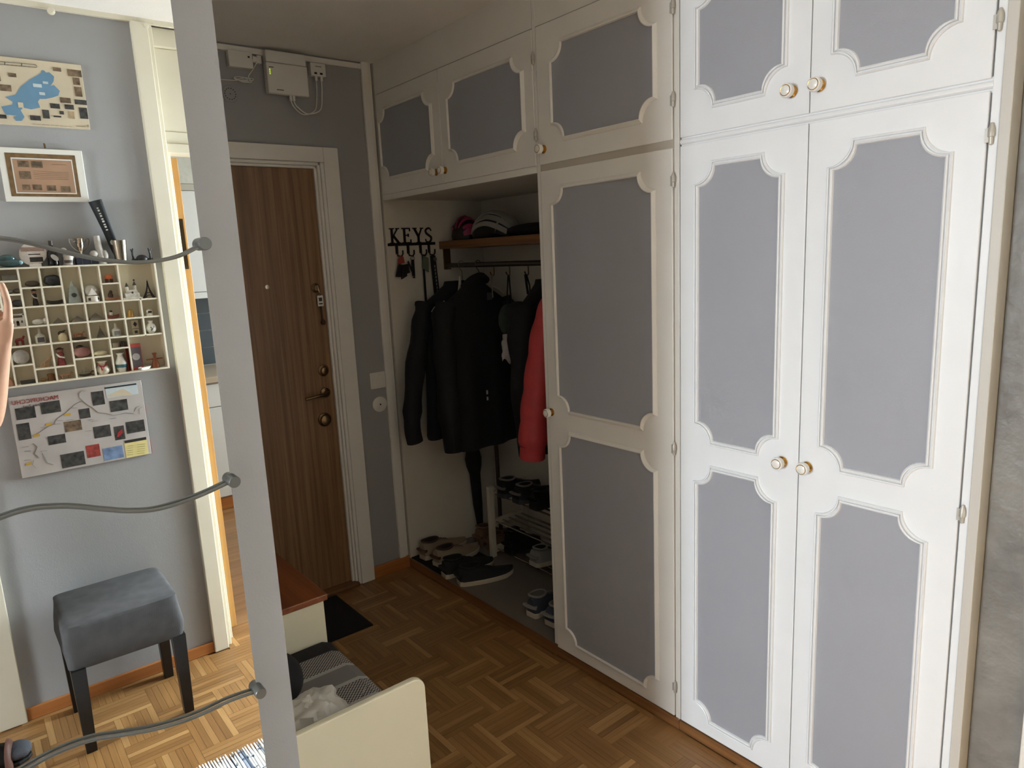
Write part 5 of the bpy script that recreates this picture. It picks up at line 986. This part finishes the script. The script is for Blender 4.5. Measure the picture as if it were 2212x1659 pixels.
one('pale_strap', 'pale fabric strap hanging from the rod hook nearest the zip jacket', 'strap', MB().tube(cr([(RX-0.02,-0.427,1.508),(RX-0.025,-0.428,1.49),(RX-0.028,-0.43,1.45),(RX-0.026,-0.43,1.40)],4),[0.009]*13,8,True,False,0.3), mat('strap_pale',(150,142,130),0.8), (RX-0.025,-0.428,1.40), smooth=True)
one('black_strap', 'long black strap hanging from the rod hook above the black coat', 'strap', MB().tube([(RX-0.03,-0.68,1.508),(RX-0.026,-0.682,1.46),(RX-0.022,-0.684,1.42)],0.006,6).tube([(RX-0.024,-0.68,1.508),(RX-0.016,-0.69,1.46),(RX-0.014,-0.69,1.42)],0.004,6), BLACKP, (RX-0.025,-0.68,1.42))
# ---- helmets on the hat shelf
ZS = 1.679
def helmet(name, label, c, L, Wd, Hh, rz, base, ribm, ribs):
    t = thing(name, label, 'helmet', c, rz, 'bicycle helmets on the hat shelf')
    def P(s, a, g=1.0):         # s along the length -1..1, a across -1..1
        f = sqrt(max(0.0, 1-abs(s)**2.3)); return Vector((s*L/2*g, a*Wd/2*f*g*(0.98), Hh*(0.10+0.90*sqrt(max(0,1-(a*0.99)**2))*f)*g - (0.02*max(0,s))))
    rs = []
    for i in range(21):
        s = -0.995+1.99*i/20; rs.append([P(s, -1+2*k/16, 0.95) for k in range(17)] + [Vector((P(s,1,0.95).x, P(s,1,0.95).y*0.9, 0.004)), Vector((P(s,-1,0.95).x, P(s,-1,0.95).y*0.9, 0.004))])
    build('shell', MB().rings(rs), base, t, smooth=True, local=True)
    for (s0, a0, s1, a1, w0, w1) in ribs:
        m = MB(); rr = []
        for i in range(13):
            u = i/12; s = s0+(s1-s0)*u; a = a0+(a1-a0)*u+0.06*sin(pi*u)*(1 if a1 >= a0 else -1); w = (w0+(w1-w0)*u)/2
            lo, hi = P(s, max(-1,a-w), 1.0), P(s, min(1,a+w), 1.0); li, hi2 = P(s, max(-1,a-w), 0.94), P(s, min(1,a+w), 0.94)
            rr.append([li, lo, hi, hi2])
        build('rib', m.rings(rr), ribm, t, local=True)
    return t
ph = on(1062, 515, 0, 0.42)
helmet('cycle_helmet', 'silver and black road bicycle helmet on the hat shelf', (0.425, -0.345, ZS), 0.29, 0.19, 0.135, radians(-80), mat('helmet_black',(18,18,18),0.4), mat('helmet_silver',(176,174,166),0.3,0.2),
       [(-0.95,0.0,0.97,0.0,0.14,0.30),(-0.92,-0.46,0.95,-0.36,0.14,0.30),(-0.9,-0.80,0.9,-0.68,0.10,0.22),(-0.88,-0.97,0.8,-0.92,0.05,0.12),(0.45,-0.95,0.75,0.0,0.22,0.22),(-0.92,0.40,0.95,0.30,0.12,0.26),(-0.9,0.72,0.9,0.62,0.12,0.24),(-0.88,0.97,0.8,0.90,0.06,0.2),(0.45,0.95,0.75,0.0,0.22,0.22)])
helmet('cycle_helmet', 'small pink and black bicycle helmet next to the silver helmet', (0.415, -0.107, ZS), 0.15, 0.165, 0.125, radians(10), mat('helmet_dark',(26,20,22),0.4), mat('helmet_pink',(170,60,96),0.35),
       [(-0.9,-0.3,0.6,-0.5,0.15,0.2),(-0.8,-0.75,0.7,-0.95,0.15,0.15),(-0.9,0.2,0.9,0.1,0.15,0.2),(-0.8,0.75,0.7,0.95,0.15,0.15),(-0.85,-1.0,0.9,-1.0,0.2,0.2)])
one('folded_cap', 'flat black cap lying on the hat shelf beside the silver helmet', 'cap', MB().ell((0.42,-0.63,ZS+0.028),(0.10,0.15,0.028),24,10,lambda d:1+0.06*fbm(d,2)), BLACK, (0.42,-0.63,ZS), smooth=True)
# ---- shoe rack, shoes, umbrella, stick
PZ = 0.047
rk = thing('shoe_rack', 'white wooden shoe rack with metal rods in the open wardrobe', 'shoe rack', (0.44, -0.70, PZ))
RW = mat('rack_white', (206,196,176), 0.5)
for yy in (-0.315, -1.09):
    for xx in (0.325, 0.545): build('post', B(xx-0.016, xx+0.016, yy-0.011, yy+0.011, PZ, 0.43), RW, rk, bevel=0.002)
    for zz in (0.085, 0.235, 0.385): build('side_rail', B(0.341, 0.529, yy-0.009, yy+0.009, zz-0.015, zz+0.015), RW, rk)
for zz in (0.085, 0.235, 0.385):
    for k in range(5): xx = 0.35+0.042*k; build('rod', MB().cyl((xx, -0.315, zz), (xx, -1.09, zz), 0.0045, n=10), STEEL, rk, smooth=True)
one('shoe_mat', 'thin black mat under the beige trainers in the open wardrobe', 'mat', B(0.004, 0.30, -0.34, -0.022, PZ, PZ+0.004), mat('rubber_mat', (16,16,17)), (0.15,-0.18,PZ))
def shoe(name, label, loc, rz, up, sole, lining, L=0.28, group=None, accent=None, high=0.0, mirror=1, pile=0.0):
    t = thing(name, label, 'shoe', loc, rz, group); Wd = 0.098
    hw = lambda s: Wd/2*(0.70+0.30*sin(min(1,s/0.65)*pi/2)) * (1 if s < 0.72 else sqrt(max(0.0004, 1-((s-0.72)/0.285)**2))) * (1 if s > 0.06 else 0.75+0.25*s/0.06)
    off = lambda s: mirror*0.012*sin(pi*s)
    top = lambda s: (0.088+high)*(1 if s < 0.30 else 1-0.52*min(1,(s-0.30)/0.45)) if s < 0.75 else ((0.088+high)*0.48*sqrt(max(0.02, 1-((s-0.75)/0.26)**2)))
    S = [0.0,0.02,0.06,0.12,0.2,0.3,0.4,0.5,0.6,0.7,0.8,0.88,0.94,0.98,1.0]; sh = 0.024
    rs = [[Vector((s*L, off(s)+a*hw(s)*1.06*g, z)) for (a, z, g) in ((-1,0.0+0.006*max(0,s-0.8)*5,0.96),(-1,sh,1.0),(1,sh,1.0),(1,0.0+0.006*max(0,s-0.8)*5,0.96))] for s in S]
    build('sole', MB().rings(rs), sole, t, local=True, bevel=0.003)
    rs = []
    for s in S:
        h = max(top(s), sh+0.012); ring = []
        for k in range(17):
            a = pi*k/16; c = cos(a); ring.append(Vector((s*L*0.985+0.003, off(s)+hw(s)*1.0*(abs(c)**0.75)*(1 if c >= 0 else -1)*(1-0.22*sin(a)), sh-0.004+(h-sh+0.004)*(sin(a)**0.75))))
        rs.append(ring)
    build('upper', MB().rings(rs), up, t, local=True, smooth=True)
    hT = 0.088+high
    oc = [Vector((L*(0.21+0.165*cos(a)), off(0.2)+0.030*sin(a), hT-0.001+0.008*abs(cos(a))**2*(1 if cos(a) < 0 else 0.2))) for a in [2*pi*k/24 for k in range(24)]]
    build('collar', MB().tube(oc, 0.0055, 8, loop=True), accent or up, t, local=True, smooth=True)
    build('lining', MB().face([p+Vector((0,0,0.0012)) for p in oc]), lining, t, local=True)
    lc = MB()
    for k in range(4): s = 0.40+0.055*k; z = max(top(s), sh)+0.002; lc.tube([(s*L, off(s)-0.02, z-0.006), (s*L+0.003, off(s), z), (s*L, off(s)+0.02, z-0.006)], 0.0022, 6)
    build('laces', lc, accent or lining, t, local=True)
    build('heel_patch', MB().tube([(0.002+0.012*(1-cos(a)), off(0)+hw(0.06)*0.95*sin(a), 0.052) for a in [radians(q) for q in range(-70,71,14)]], [0.018]*11, 8, True, False, 0.3), accent or up, t, local=True, smooth=True)
    return t
BEIGE = mat('beige_suede',(150,134,112),0.8); BRN = mat('brown_suede',(78,50,40),0.85); WS = mat('white_sole',(196,184,162),0.6); DKU = mat('charcoal_knit',(34,34,36),0.85,bump=0.2,bscale=500); LIN = mat('shoe_lining_black',(12,12,13),0.9); BLU = mat('slate_blue_knit',(62,66,78),0.85); GRY = mat('pale_grey_knit',(140,138,132),0.8); TAN = mat('tan_leather',(112,84,62),0.6)
shoe('trainer', 'beige trainer with brown heel standing close to the side panel', (0.03,-0.088,PZ+0.004), radians(4), BEIGE, WS, LIN, 0.29, 'beige trainers', BRN)
shoe('trainer', 'beige trainer with brown heel, the one next to the dark trainers', (0.035,-0.208,PZ+0.004), radians(6), BEIGE, WS, LIN, 0.29, 'beige trainers', BRN, mirror=-1)
shoe('trainer', 'charcoal trainer with white sole, the one next to the beige trainers', (-0.004,-0.338,PZ+0.001), radians(-8), DKU, WS, LIN, 0.28, 'charcoal trainers')
shoe('trainer', 'charcoal trainer with white sole in front of the shoe rack post', (0.006,-0.452,PZ+0.001), radians(-14), DKU, WS, LIN, 0.29, 'charcoal trainers', mirror=-1)
shoe('trainer', 'slate blue trainer with white sole near the wardrobe door edge', (0.058,-0.925,PZ+0.001), radians(4), BLU, WS, mat('lining_grey',(110,106,100),0.9), 0.26, 'slate blue trainers', GRY)
shoe('trainer', 'slate blue trainer half hidden by the wardrobe door edge', (0.066,-1.035,PZ+0.001), radians(4), BLU, WS, mat('lining_grey',(110,106,100),0.9), 0.26, 'slate blue trainers', GRY, mirror=-1)
shoe('leather_shoe', 'tan leather shoe standing against the side panel behind the beige trainers', (0.345,-0.145,PZ+0.001), radians(0), TAN, TAN, BRN, 0.23, 'tan shoes', high=0.01)
shoe('leather_shoe', 'tan leather shoe between the other tan shoe and the rack post', (0.350,-0.243,PZ+0.001), radians(0), TAN, TAN, BRN, 0.23, 'tan shoes', mirror=-1)
shoe('rack_shoe', 'black trainer with shiny grey heel on top of the shoe rack near its end', (0.325,-0.40,0.391), radians(0), mat('black_mesh',(20,20,21),0.7), DKGREY, LIN, 0.26, 'black trainers on the rack', mat('grey_shine',(120,114,108),0.3))
shoe('rack_shoe', 'black trainer with shiny grey heel further along the top of the rack', (0.325,-0.52,0.391), radians(0), mat('black_mesh',(20,20,21),0.7), DKGREY, LIN, 0.26, 'black trainers on the rack', mat('grey_shine',(120,114,108),0.3), mirror=-1)
shoe('rack_shoe', 'plain black shoe on top of the shoe rack beside the black trainers', (0.325,-0.65,0.391), radians(0), mat('black_leather',(14,14,15),0.4), BLACKP, LIN, 0.26, 'black trainers on the rack')
shoe('rack_shoe', 'black boot on the bottom level of the shoe rack', (0.335,-0.42,0.0905), radians(0), mat('black_leather',(14,14,15),0.4), BLACKP, LIN, 0.22, 'shoes low on the rack', high=0.03)
shoe('rack_shoe', 'pale grey trainer on the bottom level of the shoe rack', (0.335,-0.62,0.0905), radians(0), GRY, WS, LIN, 0.22, 'shoes low on the rack', mirror=-1)
um = thing('umbrella', 'folded black umbrella leaning in the corner of the open wardrobe', 'umbrella', (0.42, -0.075, PZ))
build('canopy', MB().tube([(0.425,-0.07,PZ+0.06),(0.415,-0.072,PZ+0.20),(0.405,-0.075,PZ+0.38),(0.40,-0.077,PZ+0.43),(0.398,-0.078,PZ+0.47),(0.395,-0.08,PZ+0.55)],[0.016,0.026,0.030,0.042,0.045,0.03],14), BLACK, um, smooth=True)
build('shaft', MB().cyl((0.43,-0.068,PZ),(0.39,-0.082,PZ+0.66),0.006,n=10), BLACKP, um); build('handle', MB().cyl((0.39,-0.082,PZ+0.62),(0.385,-0.084,PZ+0.74),0.013,n=12), BLACKP, um)
st_ = thing('walking_stick', 'brown walking stick standing behind the shoe rack post', 'stick', (0.47,-0.20,PZ)); build('shaft', MB().cyl((0.47,-0.20,PZ),(0.465,-0.20,PZ+0.80),0.011,n=12), mat('stick_brown',(60,44,34),0.5), st_, smooth=True); build('ferrule', MB().cyl((0.47,-0.20,PZ),(0.47,-0.20,PZ+0.02),0.0125,n=12), BLACKP, st_)

# ================================================================== the photographer in the doorway, seen at the mirror's edge
def skin(name, pts, edges, m, parent=None, sub=2, loc=None, root=0):
    me = bpy.data.meshes.new(name); o = bpy.data.objects.new(name, me); COL.objects.link(o)
    org = ORG[parent.name] if parent is not None else Vector(loc)
    me.from_pydata([tuple(Vector(p[0])-org) for p in pts], edges, [])
    o.modifiers.new('skin', 'SKIN'); sd = o.modifiers.new('sub', 'SUBSURF'); sd.levels = sub; sd.render_levels = sub
    for i, p in enumerate(pts):
        r = p[1]; me.skin_vertices[0].data[i].radius = (r, r) if not isinstance(r, tuple) else r
        me.skin_vertices[0].data[i].use_root = (i == root)
    dg = bpy.context.evaluated_depsgraph_get(); dg.update()
    me2 = bpy.data.meshes.new_from_object(o.evaluated_get(dg)); o.modifiers.clear(); o.data = me2; bpy.data.meshes.remove(me); me2.name = name
    me2.materials.clear(); me2.materials.append(m)
    for p in me2.polygons: p.use_smooth = True
    if parent is not None: o.parent = parent
    else: o.location = org
    ORG[o.name] = org
    return o
SKIN = mat('skin', (206, 158, 128), 0.55, var=0.05, vscale=40)
Fd, Rd = Vector((0.62, 0.78, 0)), Vector((0.78, -0.62, 0)); PB = Vector((-1.935, -3.33, 0))
def bp_(f, r, z): return PB + Fd*f + Rd*r + Vector((0, 0, z))
V, E_ = [], []
def node(p, r, prev=None):
    V.append((p, r)); i = len(V)-1
    if prev is not None: E_.append((prev, i))
    return i
pel = node(bp_(0,0,0.95), 0.125); ab = node(bp_(0.01,0,1.10), 0.115, pel); ch = node(bp_(0.0,0,1.28), 0.125, ab); nb = node(bp_(-0.01,0,1.42), 0.07, ch); nk = node(bp_(0.01,0,1.49), 0.052, nb)
h1 = node(bp_(0.03,0,1.56), 0.072, nk); h2 = node(bp_(0.02,0,1.64), 0.088, h1); h3 = node(bp_(0.015,0,1.70), 0.06, h2)
for sgn in (1, -1):
    hp = node(bp_(0,0.095*sgn,0.90), 0.09, pel)
    if sgn == 1: kn, an, toe = Vector((-1.90,-3.34,0.50)), Vector((-1.905,-3.375,0.085)), Vector((-1.745,-3.345,0.030))
    else: kn, an, toe = bp_(0.03,-0.10,0.50), bp_(-0.01,-0.10,0.085), bp_(0.17,-0.12,0.030)
    k_ = node(kn, 0.058, hp); c_ = node(kn*0.55+an*0.45+Vector((0,0,0.02)), 0.055, k_); a_ = node(an, 0.036, c_)
    f_ = node(an*0.45+toe*0.55+Vector((0,0,-0.012)), 0.034, a_); node(toe, 0.026, f_)
    sh = node(bp_(0.0,0.15*sgn,1.385), 0.055, nb)
    if sgn == 1: el, wr, palm = Vector((-1.665,-3.235,1.15)), Vector((-1.600,-3.150,1.400)), [Vector((-1.590,-3.140,1.450)), Vector((-1.590,-3.140,1.500))]
    else: el, wr, palm = Vector((-1.99,-3.10,1.14)), Vector((-1.815,-3.115,1.395)), [Vector((-1.790,-3.115,1.445)), Vector((-1.775,-3.120,1.490))]
    e_ = node(el, 0.042, sh); m_ = node(el*0.6+wr*0.4, 0.040, e_); w_ = node(wr, 0.028, m_)
    p1 = node(palm[0], (0.030, 0.024), w_); p2 = node(palm[1], (0.030, 0.022), p1)
    P2 = palm[1]
    if sgn == 1:
        th = [Vector((-1.572,-3.125,1.480)), Vector((-1.566,-3.118,1.530)), Vector((-1.570,-3.118,1.566)), Vector((-1.574,-3.120,1.588))]
        fg = [[P2+Vector((-0.012,0.012,0.010+0.0)), Vector((-1.612,-3.118,1.530+0.0)), Vector((-1.632,-3.124,1.545)), Vector((-1.646,-3.138,1.552))],
              [P2+Vector((-0.014,0.004,-0.010)), Vector((-1.622,-3.122,1.508)), Vector((-1.645,-3.130,1.522)), Vector((-1.658,-3.146,1.530))],
              [P2+Vector((-0.016,-0.002,-0.030)), Vector((-1.626,-3.128,1.484)), Vector((-1.648,-3.138,1.497)), Vector((-1.660,-3.152,1.506))],
              [P2+Vector((-0.014,-0.006,-0.048)), Vector((-1.620,-3.134,1.462)), Vector((-1.638,-3.143,1.472)), Vector((-1.648,-3.154,1.480))]]
    else:
        th = [P2+Vector((0.018,0.004,-0.012)), P2+Vector((0.034,-0.004,0.016)), P2+Vector((0.042,-0.010,0.040)), P2+Vector((0.044,-0.014,0.056))]
        fg = [[P2+Vector((q*0.012-0.016,0.006,0.012)), P2+Vector((q*0.015-0.020,0.012,0.040)), P2+Vector((q*0.016-0.016,0.006,0.060-0.004*abs(q-1))), P2+Vector((q*0.016-0.008,-0.006,0.070-0.005*abs(q-1)))] for q in range(4)]
    pv = p1
    for i, q in enumerate(th): pv = node(q, (0.013,0.0105,0.0095,0.0075)[i], pv)
    for f in fg:
        pv = p2
        for i, q in enumerate(f): pv = node(q, (0.010,0.0088,0.008,0.0065)[i], pv)
body = skin('person', V, E_, SKIN, None, 2, PB)
tag(body, 'person in dark clothes and black sandals taking the photo with a phone', 'person')
DARK = mat('dark_shirt', (44, 46, 54), 0.85, bump=0.15, bscale=300); TRO = mat('dark_trousers', (30, 30, 34), 0.85, bump=0.15, bscale=300)
A = [(bp_(0,0,0.86),0.150),(bp_(0.005,0,0.98),0.146),(bp_(0.01,0,1.10),0.138),(bp_(0,0,1.28),0.146),(bp_(-0.01,0,1.42),0.085)]; Ae = [(0,1),(1,2),(2,3),(3,4)]
for sgn, el in ((1, Vector((-1.665,-3.235,1.15))), (-1, Vector((-1.99,-3.10,1.14)))):
    b0 = len(A); s0 = bp_(0,0.15*sgn,1.385); A += [(s0,0.068),(s0*0.45+el*0.55,0.060)]; Ae += [(4,b0),(b0,b0+1)]
skin('shirt', A, Ae, DARK, body, 2)
A = [(bp_(0,0,0.97),0.138),(bp_(0,0,0.90),0.132)]; Ae = [(0,1)]
for sgn in (1,-1):
    kn = Vector((-1.90,-3.34,0.50)) if sgn == 1 else bp_(0.03,-0.10,0.50); an = Vector((-1.905,-3.375,0.14)) if sgn == 1 else bp_(-0.01,-0.10,0.14)
    b0 = len(A); A += [(bp_(0,0.095*sgn,0.86),0.102),(kn,0.076),(an,0.062)]; Ae += [(1,b0),(b0,b0+1),(b0+1,b0+2)]
skin('trousers', A, Ae, TRO, body, 2)
HAIR = mat('hair_brown', (70, 56, 46), 0.7, var=0.2, vscale=80)
hc = bp_(0.0,0,1.665)
def hd(v):
    return v
build('hair', MB().ell(hc, (0.103,0.103,0.105), 28, 18, lambda d: 1.0+0.02*fbm(d,6) if (d.x*Fd.x+d.y*Fd.y) < 0.35+0.6*max(0,d.z) or d.z > 0.55 else 0.72), HAIR, body, smooth=True)
fc = bp_(0.028,0,1.60); LIPS = mat('lips', (170,100,90), 0.5); EYE = mat('eye_white', (230,228,222), 0.2); IRIS = mat('iris', (60,70,80), 0.2)
build('nose', MB().tube([fc+Fd*0.078+Vector((0,0,0.045)), fc+Fd*0.098+Vector((0,0,0.012)), fc+Fd*0.082+Vector((0,0,0.002))], [0.008,0.013,0.008], 10), SKIN, body, smooth=True)
build('mouth', MB().tube([fc+Fd*0.066+Rd*-0.024+Vector((0,0,-0.030)), fc+Fd*0.076+Vector((0,0,-0.029)), fc+Fd*0.066+Rd*0.024+Vector((0,0,-0.030))], [0.004,0.007,0.004], 8), LIPS, body, smooth=True)
for sgn in (1,-1):
    e = fc+Fd*0.072+Rd*0.032*sgn+Vector((0,0,0.045)); build('eye', MB().ell(e, (0.013,0.013,0.011), 12, 8), EYE, body, smooth=True); build('iris', MB().ell(e+Fd*0.009, (0.006,0.006,0.006), 10, 6), IRIS, body, smooth=True)
    er = fc+Rd*0.088*sgn+Fd*-0.01+Vector((0,0,0.03)); build('ear', MB().ell(er, (0.014,0.014,0.03), 12, 8), SKIN, body, smooth=True)
SAND = mat('sandal_black', (22,21,22), 0.6); STRP = mat('sandal_strap', (120,84,70), 0.55); SOCK = mat('sock_grey', (84,86,92), 0.9, bump=0.3, bscale=300)
for sgn in (1,-1):
    if sgn == 1: an, toe = Vector((-1.905,-3.375,0)), Vector((-1.725,-3.342,0))
    else: an, toe = bp_(-0.01,-0.10,0), bp_(0.19,-0.12,0)
    d = (toe-an); d.z = 0; Ls = d.length; d.normalize(); n = Vector((-d.y, d.x, 0)); h0 = an-d*0.065; T = Ls+0.085
    ol = [h0+d*T*t+n*w for t, w in ((0,0.02),(0.04,0.03),(0.2,0.034),(0.45,0.034),(0.7,0.046),(0.88,0.042),(0.97,0.022),(1.0,0.0))]
    ol2 = [h0+d*T*t-n*w for t, w in ((0,0.02),(0.04,0.03),(0.2,0.034),(0.45,0.036),(0.7,0.044),(0.88,0.036),(0.97,0.018))]
    build('sandal_sole', MB().prism(ol2+ol[::-1], (0,0,0.012)), SAND, body, bevel=0.003)
    build('sandal_upper', MB().tube([h0+d*T*0.36+Vector((0,0,0.055)), h0+d*T*0.52+Vector((0,0,0.040)), h0+d*T*0.74+Vector((0,0,0.030))], [0.050,0.050,0.047], 18, False, False, 0.75), SAND, body, smooth=True)
    build('sandal_strap', MB().tube([h0+d*T*0.78+n*(0.050*cos(a))+Vector((0,0,0.004+0.062*sin(a))) for a in [pi*k/10 for k in range(11)]], 0.007, 8, True, False, 2.2), STRP, body, smooth=True)
    build('sock_toe', MB().ell(h0+d*T*0.86+Vector((0,0,0.034)), (0.040,0.043,0.027), 18, 10), SOCK, body, smooth=True)
ph_ = thing('phone', 'black phone held up by the person in the doorway', 'phone', CAM-FW*0.012+RT*0.05-UP*0.04)
def slab(r0, r1, u0, u1, f0, f1):
    vs = [CAM+RT*a+UP*b+FW*c for c in (f0, f1) for (a, b) in ((r0,u0),(r1,u0),(r1,u1),(r0,u1))]
    return MB().add(vs, [(3,2,1,0),(4,5,6,7),(0,1,5,4),(1,2,6,5),(2,3,7,6),(3,0,4,7)])
build('body', slab(-0.018, 0.138, -0.058, 0.018, -0.016, -0.008), BLACKP, ph_, bevel=0.003)
build('lens_ring', MB().tube([CAM-FW*0.007+RT*(0.007*cos(a))+UP*(0.007*sin(a)) for a in [2*pi*k/20 for k in range(20)]], 0.0012, 6, loop=True), STEEL, ph_)
build('screen', slab(-0.015, 0.135, -0.055, 0.015, -0.0166, -0.016), mat('screen_glass', (10,10,12), 0.1), ph_)
